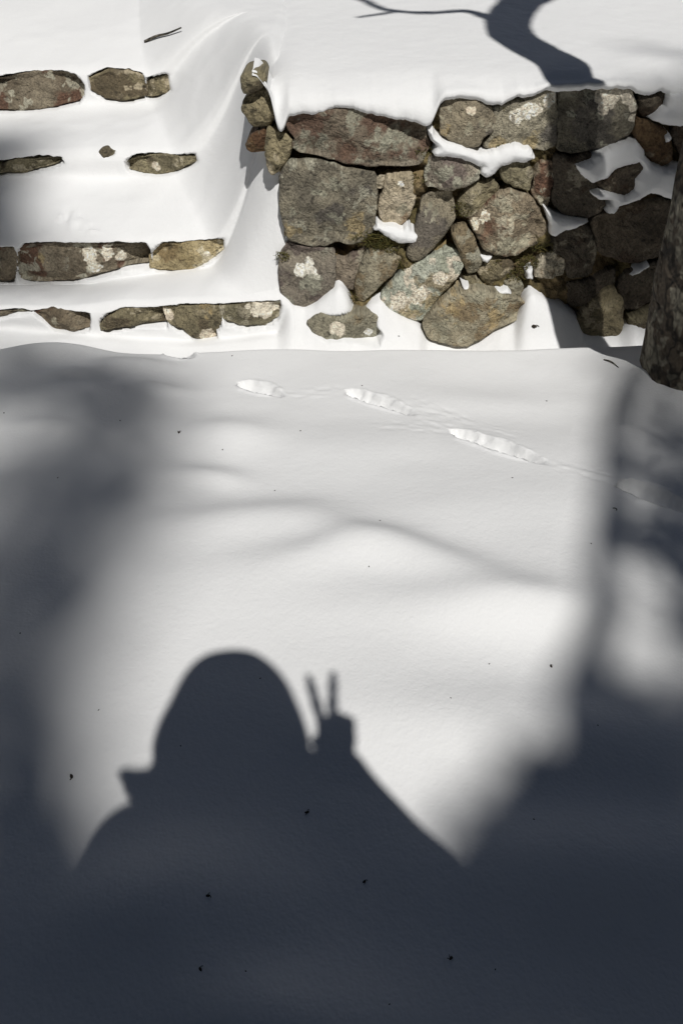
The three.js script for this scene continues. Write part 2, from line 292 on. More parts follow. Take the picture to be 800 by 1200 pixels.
// ---------------------------------------------------------------- wall stones (traced) and their look
const PAL = {   // linear colours: [first, second, patches, lichen]
  brown: [[0.085, 0.066, 0.044], [0.17, 0.142, 0.10], [0.075, 0.036, 0.022], [0.30, 0.28, 0.215]],
  rust: [[0.125, 0.095, 0.066], [0.215, 0.185, 0.135], [0.095, 0.054, 0.036], [0.25, 0.235, 0.175]],
  grey: [[0.105, 0.092, 0.068], [0.20, 0.175, 0.125], [0.075, 0.066, 0.056], [0.27, 0.255, 0.195]],
  plum: [[0.12, 0.10, 0.078], [0.20, 0.17, 0.128], [0.09, 0.068, 0.058], [0.25, 0.235, 0.18]],
  green: [[0.22, 0.225, 0.17], [0.31, 0.315, 0.255], [0.19, 0.15, 0.09], [0.50, 0.43, 0.335]],
  slab: [[0.155, 0.14, 0.10], [0.235, 0.21, 0.15], [0.14, 0.105, 0.06], [0.27, 0.26, 0.2]],
  olive: [[0.105, 0.09, 0.055], [0.20, 0.172, 0.105], [0.07, 0.055, 0.034], [0.32, 0.28, 0.20]],
  tan: [[0.22, 0.17, 0.085], [0.32, 0.26, 0.15], [0.15, 0.105, 0.05], [0.42, 0.37, 0.26]],
  pale: [[0.25, 0.215, 0.15], [0.42, 0.37, 0.28], [0.16, 0.11, 0.065], [0.5, 0.44, 0.34]],
  dark: [[0.05, 0.04, 0.029], [0.09, 0.073, 0.052], [0.05, 0.034, 0.022], [0.19, 0.165, 0.12]],  // for wall stones in shade: part of the shade is put into the colour
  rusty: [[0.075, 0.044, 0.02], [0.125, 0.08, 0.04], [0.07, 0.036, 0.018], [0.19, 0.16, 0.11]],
};
const SPOT = { pale: [0.56, 0.49, 0.385], ochre: [0.26, 0.20, 0.105], white: [0.72, 0.66, 0.55], mint: [0.225, 0.215, 0.16], rust: [0.095, 0.056, 0.036] };
let stoneCount = 0;
function stoneParts(S, plane, o = {}) {          // S: {p, t, l, proud, k}; plane(px, py) -> point
  const id = ++stoneCount; seed(id * 37 + 5);
  let P = S.p.map(([x, y]) => { const q = plane(x, y); return [q.x, q.y, q.z]; });
  for (let it = 0; it < 2; it++) { const Q = []; for (let i = 0; i < P.length; i++) { const a = P[i], b = P[(i + 1) % P.length], k = it ? 0.2 : 0.13; Q.push(a.map((v, n) => lerp(v, b[n], k)), a.map((v, n) => lerp(v, b[n], 1 - k))); } P = Q; }
  const C = [0, 1, 2].map(n => P.reduce((s, p) => s + p[n], 0) / P.length);
  const grow = o.grow ?? 0.004, N = 72, R = [];
  const len = [0]; for (let i = 0; i < P.length; i++) { const a = P[i], b = P[(i + 1) % P.length]; len.push(len[i] + Math.hypot(b[0] - a[0], b[1] - a[1])); }
  for (let k = 0, i = 0; k < N; k++) {
    const l = len[P.length] * k / N; while (len[i + 1] < l) i++;
    const t = (l - len[i]) / (len[i + 1] - len[i]), a = P[i], b = P[(i + 1) % P.length];
    let x = lerp(a[0], b[0], t) - C[0], y = lerp(a[1], b[1], t) - C[1]; const r = Math.hypot(x, y), n = 1 + (grow + 0.0045 * noise(x * 38, y * 38, id) + 0.0028 * noise(x * 100, y * 100, id)) / r;
    const ex = b[0] - a[0], ey = b[1] - a[1], el = Math.hypot(ex, ey) || 1; let sx = o.growY ? 1 : 1;
    R.push([x * n * sx, y * n + (o.growY ? Math.sign(-ex) * (o.growY) * Math.abs(ex) / el : 0)]);
  }
  const minx = Math.min(...R.map(p => p[0])), maxx = Math.max(...R.map(p => p[0])), miny = Math.min(...R.map(p => p[1])), maxy = Math.max(...R.map(p => p[1])), w = maxx - minx, h = maxy - miny;
  const inr = Math.min(w, h) / 2, rad = S.r ?? Math.min(o.round ?? 0.013, inr * 0.5);
  const planes = []; for (let k = 0; k < 5; k++) { const a = rnd() * 6.283, s = rr(0.08, 0.45); planes.push([Math.cos(a) * s, Math.sin(a) * s, rr(0.1, 0.7) * inr * s]); }
  const relief = (x, y) => {
    let m = 0.012; for (const q of planes) m = Math.min(m, q[0] * x + q[1] * y + q[2] + 0.004);
    const rough = S.rough ?? 1;
    return m * 1.25 + rough * (0.010 * noise(x * 9, y * 9, id * 3.3) + 0.0075 * noise(x * 24, y * 24, id * 5.1) + 0.0048 * noise(x * 60, y * 60, id * 7.7) + 0.0022 * noise(x * 130, y * 130, id));
  };
  const front = 20, side = 4, rows = front + side + 1, pos = [], uv = [], idx = [];
  const zp = (x, y) => C[2] - BATTER * y;
  for (let j = 0; j < rows; j++) for (let k = 0; k < N; k++) {
    const b = R[k], br = Math.hypot(b[0], b[1]);
    let s, z, x, y, ux, uy;
    if (j <= front) {
      s = Math.sin(j / front * Math.PI / 2) ** 0.9; if (j === 0) s = 0.0;
      x = b[0] * s; y = b[1] * s; const d = (1 - s) * br, c = d < rad ? rad - Math.sqrt(rad * rad - (rad - d) ** 2) : 0;
      z = relief(x, y) * sst(-0.25, 0.4, d / inr) - c; ux = x; uy = y;
    } else { const q = (j - front) / side, f = 1 - 0.10 * q; x = b[0] * f; y = b[1] * f; z = -rad - (o.depth ?? 0.13) * q + 0.004 * noise(x * 30, y * 30, q * 9 + id); ux = b[0] * (1 - 0.25 * q); uy = b[1] * (1 - 0.25 * q); }
    pos.push(x, y, zp(x, y) - C[2] + z); uv.push(ux, uy);
  }
  pos.push(0, 0, -rad - (o.depth ?? 0.13)); uv.push(0, 0);
  for (let j = 0; j < rows - 1; j++) for (let k = 0; k < N; k++) { const a = j * N + k, b = j * N + (k + 1) % N, c = a + N, d = b + N; if (j > 0) idx.push(a, c, b); idx.push(b, c, d); }
  for (let k = 0; k < N; k++) idx.push((rows - 1) * N + k, rows * N, (rows - 1) * N + (k + 1) % N);
  const g = new THREE.BufferGeometry();
  g.setAttribute('position', new THREE.Float32BufferAttribute(pos, 3)); g.setAttribute('uv', new THREE.Float32BufferAttribute(uv, 2)); g.setIndex(idx); g.computeVertexNormals();
  const [c1, c2, c3, c4] = PAL[S.t], spots = (S.l ?? []).map(([px, py, r, c]) => { const q = plane(px, py), e = plane(px + r, py); return [q.x - C[0], q.y - C[1], Math.abs(e.x - q.x), SPOT[c], c === 'mint' || c === 'rust' || c === 'ochre']; });
  const tone = rr(0.86, 1.16), hue = rr(-0.03, 0.03), hue3 = [1 + hue, 1, 1 - hue]; const lich = S.lich ?? 0.17, patch = S.patch ?? 0.08, tw = Math.round(clamp(w / 0.0018, 32, 288)), th = Math.round(clamp(h / 0.0018, 32, 288)), o1 = id * 13.7;
  const map = colourTex(tw, th, (u, v) => {
    const x = minx + u * w, y = miny + v * h;
    const wx = x + 0.006 * noise(x * 70, y * 70, o1), wy = y + 0.006 * noise(x * 70 + 9, y * 70, o1 + 4);
    let k = clamp(0.5 + 1.25 * fbm(wx * 14 + o1, wy * 14, o1, 5)), c = c1.map((a, n) => lerp(a, c2[n], k));
    const pt = sst(patch, patch + 0.14, fbm(wx * 10, wy * 10 + o1, 4.4, 5)); c = c.map((a, n) => lerp(a, c3[n], 0.85 * pt));
    const li = sst(lich, lich + 0.10, fbm(wx * 34 + 4, wy * 34 + o1, 9.1, 5)) * sst(-0.2, 0.2, fbm(x * 9 + o1, y * 9, 2.2, 2)); c = c.map((a, n) => lerp(a, c4[n], 0.8 * li));
    for (const [sx, sy, r, col, soft] of spots) { const e = Math.hypot(x - sx, (y - sy)) / r + (soft ? 1.9 : 0.8) * fbm(wx * 55, wy * 55, o1 + sx * 50, 5); const m = soft ? sst(1.1, 0.45, e) * 0.75 : sst(1.0, 0.86, e) * 0.94; if (m > 0) { const q = 1 + 0.3 * noise(x * 130, y * 130, o1); c = c.map((a, n) => lerp(a, col[n] * q, m)); } }
    const f = 1 + 0.34 * noise(x * 210, y * 210, o1) + 0.26 * noise(x * 450, y * 450, o1) + 0.26 * fbm(wx * 60, wy * 60, o1, 3);
    const dots = sst(0.70, 0.9, noise(x * 105 + o1, y * 105, 5.5)), dark = sst(0.5, 0.8, noise(wx * 62, wy * 62 + o1, 1.5));
    return c.map((a, n) => clamp(a * 1.45 * tone * hue3[n] * f * (1 - 0.6 * dark) + dots * 0.12 * c4[n] / 0.3, 0.012, 0.85));
  });
  map.repeat.set(1 / w, 1 / h); map.offset.set(-minx / w, -miny / h);
  const mat = new THREE.MeshStandardMaterial({ map, roughness: 0.93, bumpMap: rockBump, bumpScale: 0.009 });
  return { g, mat, C };
}
function addStone(S, plane, parent, name = 'stone', o) { const { g, mat, C } = stoneParts(S, plane, o); const m = mesh(name, g, mat, parent); m.position.set(C[0], C[1], C[2]); if (parent) m.position.sub(parent.position); return m; }

// the flight of steps: four rows of stones
{
  const q = onPlane(160, 390, N_Z, STEP_Z[0]);
  const t = thing('stone_steps', 'flight of four rough stone steps half buried in snow, left of the wall', 'steps', [q.x, q.y - 0.1, q.z]);
  const LAB = ['lowest step of olive stones, one dropping to a point', 'second step from the bottom, with a tan stone at its right end', 'third step, mostly hidden by snow', 'topmost step of three rounded stones'];
  STEP_STONES.forEach((row, k) => {
    const s = new THREE.Group(); s.name = k ? `step_00${k}` : 'step'; s.userData = { label: LAB[k] }; t.add(s);
    row.forEach((S, n) => { const pl = (x, y) => onPlane(x, y, N_Z, STEP_Z[k] + 0.019 + 0.002 * (n % 2)); const { g, mat, C } = stoneParts(S, pl, { grow: 0.012, growY: 0.016, round: 0.010, depth: 0.16 }); const m = mesh('stone', g, mat, s); m.position.set(C[0], C[1], C[2]).sub(t.position); });
  });
  t.traverse(o => { delete o.userData.count; });
  const s = addStone({ p: SMALL_STONE, t: 'olive' }, (x, y) => onPlane(x, y, N_Z, -3.535), null, 'small_stone', { grow: 0.008, round: 0.01, depth: 0.05 });
  tag(s, 'small dark stone poking out of the snow on the third step', 'stone');
}

const WALL_STONES = [
  { p: [[284, 91], [292, 84], [306, 83], [312, 92], [304, 104], [287, 110], [284, 102]], t: 'olive', proud: -0.02 },
  { p: [[282, 127], [295, 107], [308, 105], [330, 112], [326, 134], [316, 146], [300, 149], [291, 144]], t: 'olive', proud: -0.05, lich: 0.4 },
  { p: [[290, 167], [299, 156], [311, 152], [318, 158], [314, 177], [295, 179], [289, 175]], t: 'rusty', proud: -0.05 },
  { p: [[312, 150], [320, 154], [332, 158], [343, 164], [341, 178], [336, 190], [327, 202], [320, 207], [314, 200], [311, 178]], t: 'olive', proud: -0.005, rough: 1.6 },
  { p: [[333, 135], [355, 133], [375, 132], [397, 125], [415, 127], [440, 134], [470, 138], [498, 148], [503, 170], [497, 186], [490, 195], [470, 196], [430, 195], [400, 191], [383, 187], [373, 183], [352, 181], [341, 174], [345, 163], [336, 152]], t: 'rust', proud: 0.02, patch: 0.08, l: [[350, 172, 9, 'mint'], [375, 168, 10, 'mint'], [470, 165, 14, 'mint'], [345, 145, 8, 'rust'], [405, 178, 16, 'rust'], [430, 181, 14, 'rust'], [455, 160, 10, 'mint']] },
  { p: [[327, 212], [330, 198], [340, 190], [360, 188], [375, 190], [390, 194], [410, 198], [430, 200], [439, 206], [441, 225], [439, 250], [438, 273], [425, 284], [410, 290], [394, 284], [380, 291], [355, 289], [337, 282], [331, 268], [328, 240]], t: 'grey', proud: 0.012, patch: 0.10, l: [[392, 213, 7, 'mint'], [395, 255, 9, 'mint'], [345, 270, 8, 'ochre'], [420, 268, 14, 'ochre'], [345, 248, 5, 'mint'], [375, 225, 8, 'mint']] },
  { p: [[337, 288], [355, 291], [380, 294], [391, 296], [393, 306], [393, 335], [382, 349], [366, 362], [355, 367], [347, 363], [332, 350], [327, 335], [326, 315], [329, 300]], t: 'plum', proud: 0.012, l: [[352, 317, 9, 'white'], [365, 318, 7, 'white'], [362, 310, 6, 'white'], [371, 324, 4, 'white'], [365, 330, 11, 'mint']] },
  { p: [[393, 303], [404, 306], [415, 298], [428, 292], [430, 308], [418, 328], [415, 341], [402, 338], [393, 332]], t: 'plum', proud: -0.015 },
  { p: [[430, 293], [450, 294], [471, 292], [470, 308], [460, 322], [442, 338], [425, 357], [418, 352], [416, 330], [422, 313]], t: 'slab', proud: 0.004, rough: 0.45 },
  { p: [[453, 204], [466, 203], [482, 203], [486, 215], [484, 240], [476, 262], [462, 270], [450, 264], [444, 243], [449, 224]], t: 'pale', proud: -0.005, l: [[469, 214, 4, 'white'], [473, 243, 8, 'mint']] },
  { p: [[439, 210], [452, 206], [452, 220], [440, 221]], t: 'pale', proud: -0.012 },
  { p: [[495, 235], [505, 229], [530, 227], [534, 250], [527, 270], [510, 288], [494, 304], [481, 306], [476, 295], [487, 270]], t: 'grey', proud: 0.004, rough: 0.5, lich: 0.3, l: [[508, 250, 8, 'mint']] },
  { p: [[446, 350], [456, 335], [475, 319], [495, 307], [515, 297], [532, 293], [542, 307], [543, 314], [535, 327], [520, 342], [509, 356], [494, 378], [478, 374], [460, 367], [447, 362]], t: 'green', proud: 0.012, l: [[470, 355, 14, 'pale'], [490, 345, 12, 'pale'], [515, 325, 9, 'pale'], [480, 368, 12, 'ochre'], [505, 352, 12, 'ochre']] },
  { p: [[495, 381], [511, 362], [525, 349], [545, 341], [565, 341], [585, 346], [610, 353], [626, 366], [612, 377], [585, 386], [560, 400], [547, 409], [525, 406], [505, 401], [497, 391]], t: 'slab', proud: 0.05, l: [[530, 362, 12, 'ochre'], [560, 352, 12, 'mint'], [585, 372, 14, 'ochre'], [520, 385, 12, 'mint'], [590, 358, 10, 'mint']] },
  { p: [[528, 275], [545, 263], [554, 275], [562, 297], [565, 308], [560, 318], [548, 322], [543, 308], [536, 290]], t: 'slab', proud: 0.004 },
  { p: [[549, 261], [570, 241], [585, 229], [600, 223], [622, 232], [636, 255], [641, 272], [632, 287], [605, 301], [585, 300], [570, 296], [560, 280]], t: 'brown', proud: 0.018, patch: 0.14, l: [[568, 255, 8, 'pale'], [557, 262, 7, 'pale'], [590, 237, 12, 'mint'], [585, 293, 12, 'mint'], [610, 288, 11, 'mint'], [615, 255, 8, 'mint'], [598, 284, 9, 'mint'], [575, 272, 12, 'rust']] },
  { p: [[566, 310], [578, 301], [595, 301], [601, 312], [597, 325], [585, 337], [568, 334], [559, 321]], t: 'olive', proud: -0.01 },
  { p: [[590, 330], [600, 327], [611, 335], [611, 348], [597, 343]], t: 'slab', proud: 0.0 },
  { p: [[543, 325], [556, 322], [566, 334], [582, 340], [560, 339], [546, 334]], t: 'olive', proud: -0.02 },
  { p: [[626, 318], [633, 304], [640, 298], [650, 298], [661, 306], [661, 323], [645, 327], [627, 325]], t: 'pale', proud: 0.0, lich: 0.3 },
  { p: [[516, 127], [527, 116], [545, 114], [560, 117], [574, 126], [581, 140], [575, 155], [565, 165], [560, 173], [545, 172], [530, 165], [518, 158]], t: 'grey', proud: 0.016, rough: 0.7, lich: 0.25, l: [[551, 128, 6, 'pale'], [548, 148, 5, 'mint'], [561, 143, 5, 'mint'], [525, 152, 6, 'ochre']] },
  { p: [[577, 130], [590, 124], [610, 116], [630, 111], [650, 104], [653, 130], [652, 170], [640, 178], [620, 175], [600, 172], [580, 176], [567, 172], [578, 156]], t: 'grey', proud: 0.006, lich: 0.2, l: [[607, 134, 10, 'pale'], [617, 130, 9, 'pale'], [627, 126, 8, 'pale'], [644, 118, 8, 'pale'], [648, 112, 6, 'pale'], [580, 172, 10, 'ochre'], [620, 168, 10, 'ochre']] },
  { p: [[499, 201], [501, 184], [522, 182], [542, 182], [561, 197], [560, 210], [547, 219], [525, 223], [500, 220]], t: 'plum', proud: 0.012, lich: 0.08, patch: 0.02, l: [[516, 206, 8, 'mint'], [525, 198, 6, 'mint'], [537, 212, 7, 'mint']] },
  { p: [[586, 198], [600, 190], [620, 190], [623, 205], [619, 225], [608, 221], [591, 214]], t: 'olive', proud: 0.008 },
  { p: [[545, 226], [560, 213], [578, 210], [584, 222], [572, 238], [554, 257], [541, 254], [536, 240]], t: 'olive', proud: -0.004 },
  { p: [[628, 203], [638, 190], [648, 192], [647, 216], [641, 247], [631, 236], [623, 226]], t: 'brown', proud: 0.0 },
  { p: [[656, 108], [680, 105], [700, 104], [720, 103], [741, 106], [746, 120], [744, 136], [739, 156], [721, 168], [698, 176], [672, 182], [656, 178], [654, 150]], t: 'grey', proud: 0.01, l: [[706, 116, 11, 'pale'], [720, 112, 9, 'pale'], [735, 112, 10, 'pale'], [705, 126, 7, 'pale'], [741, 125, 6, 'pale'], [741, 138, 5, 'pale'], [715, 118, 8, 'pale']] },
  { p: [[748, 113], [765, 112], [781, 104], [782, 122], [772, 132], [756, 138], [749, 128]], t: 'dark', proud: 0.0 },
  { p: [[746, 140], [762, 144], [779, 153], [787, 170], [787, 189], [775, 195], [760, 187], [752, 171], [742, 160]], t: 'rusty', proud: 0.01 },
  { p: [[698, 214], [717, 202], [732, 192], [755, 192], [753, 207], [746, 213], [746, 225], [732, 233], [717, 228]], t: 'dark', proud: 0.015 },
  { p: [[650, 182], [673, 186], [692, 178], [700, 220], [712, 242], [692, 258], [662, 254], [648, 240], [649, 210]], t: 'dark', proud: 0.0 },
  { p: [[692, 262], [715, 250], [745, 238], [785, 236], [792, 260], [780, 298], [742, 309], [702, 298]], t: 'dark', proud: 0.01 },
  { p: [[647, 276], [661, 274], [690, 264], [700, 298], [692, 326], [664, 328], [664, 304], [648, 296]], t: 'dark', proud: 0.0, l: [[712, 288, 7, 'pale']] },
  { p: [[677, 374], [688, 362], [697, 352], [708, 343], [721, 340], [730, 356], [729, 380], [725, 394], [708, 396], [690, 394], [678, 389]], t: 'olive', proud: 0.03 },
  { p: [[735, 374], [755, 362], [768, 359], [766, 376], [752, 396], [739, 387]], t: 'olive', proud: 0.02 },
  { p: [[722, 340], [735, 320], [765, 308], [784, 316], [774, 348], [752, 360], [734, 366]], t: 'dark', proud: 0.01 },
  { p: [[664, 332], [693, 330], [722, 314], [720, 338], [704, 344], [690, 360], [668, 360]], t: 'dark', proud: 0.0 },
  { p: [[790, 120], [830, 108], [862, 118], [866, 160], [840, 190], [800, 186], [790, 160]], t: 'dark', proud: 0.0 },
  { p: [[795, 195], [850, 195], [872, 230], [850, 280], [796, 270], [788, 236]], t: 'grey', proud: 0.005 },
  { p: [[786, 285], [845, 288], [865, 330], [845, 380], [785, 372], [776, 330]], t: 'brown', proud: 0.01 },
  { p: [[872, 112], [930, 106], [960, 140], [950, 196], [890, 204], [870, 170]], t: 'grey', proud: 0.0 },
  { p: [[880, 212], [950, 206], [985, 260], [960, 320], [890, 318], [862, 280]], t: 'plum', proud: 0.01 },
  { p: [[876, 328], [950, 328], [985, 370], [960, 420], [880, 416], [858, 376]], t: 'brown', proud: 0.0 },
];
const wallPos = wallAt(330, 400);
const wall = thing('stone_wall', 'rough dry stone retaining wall with snow on top, right of the steps', 'wall', [wallPos.x, -0.3, wallPos.z]);
for (const S of WALL_STONES) addStone(S, (x, y) => wallAt(x, y, S.proud ?? 0), wall, 'stone', { grow: 0.004, round: 0.013, depth: 0.16 });
// earth and rubble packed between the stones
{
  const OUT = [[322, 206], [318, 178], [326, 158], [334, 132], [420, 124], [520, 118], [700, 104], [1000, 104], [1000, 460], [500, 460], [400, 420], [345, 380], [326, 345], [325, 300], [328, 240]];
  const xs = axis([[-0.40, 1.25, 0.006], [1.25, 2.3, 0.03]]), ys = axis([[-0.35, 0.76, 0.006]]);
  const col = [], gone = [];
  const g = gridGeo(xs.length, ys.length, (i, j) => {
    const x = xs[i], y = ys[j], q = project(x, y, wallZ(y)), sd = sdPoly(OUT, q[0], q[1]);
    const big = fbm(x * 16, y * 16, 2.1, 4);
    let z = wallZ(y) - 0.052 + 0.048 * big + 0.006 * noise(x * 90, y * 90, 3) + 0.004 * noise(x * 160, y * 160, 5);
    for (const [mx, my, r, a] of [[497, 190, 16, 0.05], [488, 218, 14, 0.045], [590, 178, 20, 0.04], [480, 315, 14, 0.04], [590, 330, 30, 0.03], [632, 280, 26, 0.045], [440, 282, 22, 0.045], [635, 345, 22, 0.04], [612, 210, 14, 0.035], [425, 362, 14, 0.05], [470, 300, 16, 0.04], [516, 130, 8, 0.04], [690, 345, 40, 0.03], [762, 230, 30, 0.03], [605, 240, 20, 0.03]]) { const e = ((q[0] - mx) / r) ** 2 + ((q[1] - my) / r) ** 2; if (e < 4) z += a * Math.exp(-e * 1.2); }
    for (const [mx, my, rx, ry] of [[530, 266, 9, 14], [440, 198, 60, 4], [528, 286, 10, 9], [395, 297, 12, 4], [565, 285, 8, 20], [545, 326, 10, 8], [590, 226, 16, 6], [350, 184, 26, 5], [570, 342, 24, 3]]) { const e = ((q[0] - mx) / rx) ** 2 + ((q[1] - my) / ry) ** 2; if (e < 5) z -= 0.07 * Math.exp(-e); }
    if (sd > -7) z -= 0.14 * sst(-7, 2, sd); gone.push(sd > 5);
    const k = clamp(0.5 + big), m = sst(0.02, 0.25, fbm(x * 9 + 7, y * 9, 6.5, 4)) , f = 1 + 0.45 * noise(x * 120, y * 120, 8) + 0.3 * noise(x * 60, y * 60, 1);
    const c = [0.10, 0.07, 0.034].map((a, n) => lerp(a, [0.25, 0.185, 0.095][n], k)).map((a, n) => lerp(a, [0.09, 0.082, 0.024][n], 0.5 * m) * clamp(f, 0.35, 1.8));
    col.push(...c);
    return [x - wall.position.x, y - wall.position.y, z - wall.position.z, x, y];
  });
  { const ix = g.index.array, keep = []; for (let k = 0; k < ix.length; k += 3) if (!gone[ix[k]] && !gone[ix[k + 1]] && !gone[ix[k + 2]]) keep.push(ix[k], ix[k + 1], ix[k + 2]); g.setIndex(keep); }
  g.setAttribute('color', new THREE.Float32BufferAttribute(col, 3));
  mesh('earth_fill', g, new THREE.MeshStandardMaterial({ vertexColors: true, roughness: 1, bumpMap: rockBump, bumpScale: 0.008 }), wall).userData.label = 'brown earth and rubble packed between the stones';
  // moss tufts
  seed(91); const blades = [];
  const tuft = (px, py, r, n, len) => {
    for (let k = 0; k < n; k++) {
      const a = rnd() * 6.283, d = Math.sqrt(rnd()) * r, q = wallAt(px + Math.cos(a) * d * 1.4, py + Math.sin(a) * d, rr(-0.02, 0.004));
      const l = len * rr(0.5, 1.2), w = 0.0016 * rr(0.7, 1.4), b = new THREE.ConeGeometry(w, l, 3, 1); b.translate(0, l / 2, 0);
      b.rotateX(rr(0.3, 1.7)); b.rotateY(rr(-1.2, 1.2)); b.rotateZ(rr(-1, 1)); b.translate(q.x, q.y, q.z);
      const t = rnd(), c = [lerp(0.07, 0.16, t), lerp(0.075, 0.125, t), lerp(0.015, 0.035, t)], n3 = b.attributes.position.count, ca = new Float32Array(n3 * 3); for (let i = 0; i < n3; i++) ca.set(c, i * 3);
      b.setAttribute('color', new THREE.BufferAttribute(ca, 3)); blades.push(b);
    }
  };
  tuft(443, 284, 10, 240, 0.034); tuft(425, 280, 9, 80, 0.026); tuft(457, 289, 8, 100, 0.026); tuft(497, 180, 8, 90, 0.018); tuft(486, 212, 9, 90, 0.016); tuft(592, 178, 10, 110, 0.018); tuft(618, 308, 9, 160, 0.018); tuft(604, 322, 8, 120, 0.018);
  tuft(608, 205, 8, 70, 0.016); tuft(331, 301, 6, 130, 0.012); tuft(410, 350, 8, 90, 0.015); tuft(544, 350, 8, 100, 0.012); tuft(478, 308, 10, 90, 0.016); tuft(541, 245, 9, 100, 0.016); tuft(350, 359, 8, 60, 0.012); tuft(635, 290, 9, 90, 0.016); tuft(600, 124, 12, 90, 0.014); tuft(630, 116, 12, 70, 0.014); tuft(580, 312, 9, 50, 0.014);
  const mg = mergeGeometries(blades); mg.translate(-wall.position.x, -wall.position.y, -wall.position.z);
  const mm = mesh('moss', mg, new THREE.MeshStandardMaterial({ vertexColors: true, roughness: 1 }), wall); mm.userData.kind = 'stuff'; mm.userData.label = 'tufts of olive moss in the joints';
}
// flat stone at the foot of the wall
{
  const S = { p: [[359, 380], [377, 369], [390, 372], [400, 371], [415, 369], [435, 369], [442, 374], [443, 385], [450, 392], [445, 405], [437, 408], [420, 402], [402, 400], [382, 402], [367, 391]], t: 'slab', rough: 0.7, l: [[396, 383, 9, 'pale'], [437, 386, 6, 'mint'], [432, 390, 5, 'white']] };
  const m = addStone(S, (x, y) => wallAt(x, y, 0.075), null, 'flat_stone', { grow: 0.003, round: 0.018, depth: 0.10 });
  tag(m, 'flat olive stone with a round pink lichen spot, in the snow at the wall foot', 'stone');
}
delete wall.userData.count;

// ---------------------------------------------------------------- snow banked at the foot of the wall
{
  const HOLES = [[[359, 380], [377, 369], [390, 372], [400, 371], [415, 369], [435, 369], [442, 374], [443, 385], [450, 392], [445, 405], [437, 408], [420, 402], [402, 400], [382, 402], [367, 391]]].map(P => ({ P, B: box2(P, 14) }));
  const xs = axis([[X_JOIN, 1.5, 0.0058], [1.5, 6, 0.15]]);
  const cols = xs.map(x => profile(bankPts(x), [8, 22, 12, 8, 26], []));
  const g = gridGeo(xs.length, cols[0].length, (i, j) => {
    const x = xs[i]; let [z, y] = cols[i][j];
    const q = project(x, y, z), sd = sdSet(HOLES, q[0], q[1], 30) + 0.7 * noise(x * 80, y * 80, z * 80);
    y += 0.004 * noise(x * 14, z * 14, y * 14) + 0.0015 * noise(x * 50, z * 50);
    if (sd < 0) z -= 0.07 * sst(0, -5, sd);
    return [x, y, z, x, z * 0.8 - y];
  });
  struct('snow_bank', g, SNOW);
}

// ---------------------------------------------------------------- snow on the terrace, with its lip over the wall
{
  const lip = [[200, 92], [299, 95], [304, 101], [309, 108], [314, 115], [319, 130], [322, 148], [326, 157], [330, 158], [334, 149], [338, 138], [355, 136], [375, 136], [397, 128], [415, 130], [440, 138], [470, 142], [488, 146], [500, 152], [507, 147], [511, 137], [516, 125], [526, 119], [545, 117], [560, 120], [575, 126], [590, 125], [605, 118], [625, 115], [640, 109], [655, 109], [699, 107], [720, 106], [742, 108], [752, 114], [765, 115], [776, 108], [790, 116], [830, 116], [870, 116], [940, 112], [1100, 112]];
  lip.sort((a, b) => a[0] - b[0]);
  const line = smoothLine(lip.map(([x, y]) => { const q = wallAt(x, y, 0.04); return [q.x, q.y]; }), 0.006, 3);
  const xs = axis([[-0.277, -0.22, 0.003], [-0.22, 1.7, 0.006], [1.7, 7, 0.15]]), ts = axis([[0, 1, 0.02]]);
  const cols = xs.map(x => {
    let e = line(x) + 0.003 * noise(x * 60, 2.2) + 0.002 * noise(x * 140, 5.2), b = wallZ(e);
    const T = z => lerp(terraceY(x, z), hillY(x, z) + 0.02, sst(-4.2, -6, z)) - (0.13 - 0.105 * sst(-3.1, -3.8, z)) * (1 - Math.sqrt(1 - clamp((-0.13 - x) / 0.148) ** 2));
    const top = Math.max(T(b - 0.12), e + 0.02), th = top - e, out = 0.026 - 0.04 * sst(-0.2, -0.277, x) - 0.022 * Math.exp(-(((x + 0.238) / 0.035) ** 2));
    const p = [[b - 0.14, e + 0.03], [b - 0.01, e + 0.006], [b + out - 0.012, e], [b + out + 0.003, e + 0.012], [b + out - 0.002, e + 0.012 + th * 0.24], [b + out - 0.034, e + th * 0.62], [b - 0.075, e + th * 0.88]];
    for (const z of [Math.min(-3.13, b - 0.15), Math.min(-3.4, b - 0.3), -4.3, -6, -9]) p.push([z, T(z)]);
    const o = profile(p, [12, 7, 5, 8, 12, 12, 14, 34, 70, 40, 10], []);
    for (const z of [-12, -16, -22, -30, -42, -60]) o.push([z, hillY(x, z) + 0.02 - 0.025 * (1 - Math.sqrt(1 - clamp((-0.13 - x) / 0.148) ** 2))]);
    return o;
  });
  const g = gridGeo(xs.length, cols[0].length, (i, j) => {
    const x = xs[i]; let [z, y] = cols[i][j]; const w = sst(-4.5, -4.0, z);
    y += w * (0.0015 * noise(x * 18, z * 18, y * 18) + 0.0008 * noise(x * 55, z * 55, y * 55)); z += w * 0.003 * noise(x * 30, y * 30, 9);
    return [x, y, z, x, z * 0.8 - y];
  });
  struct('snow_terrace', g, SNOW);
}

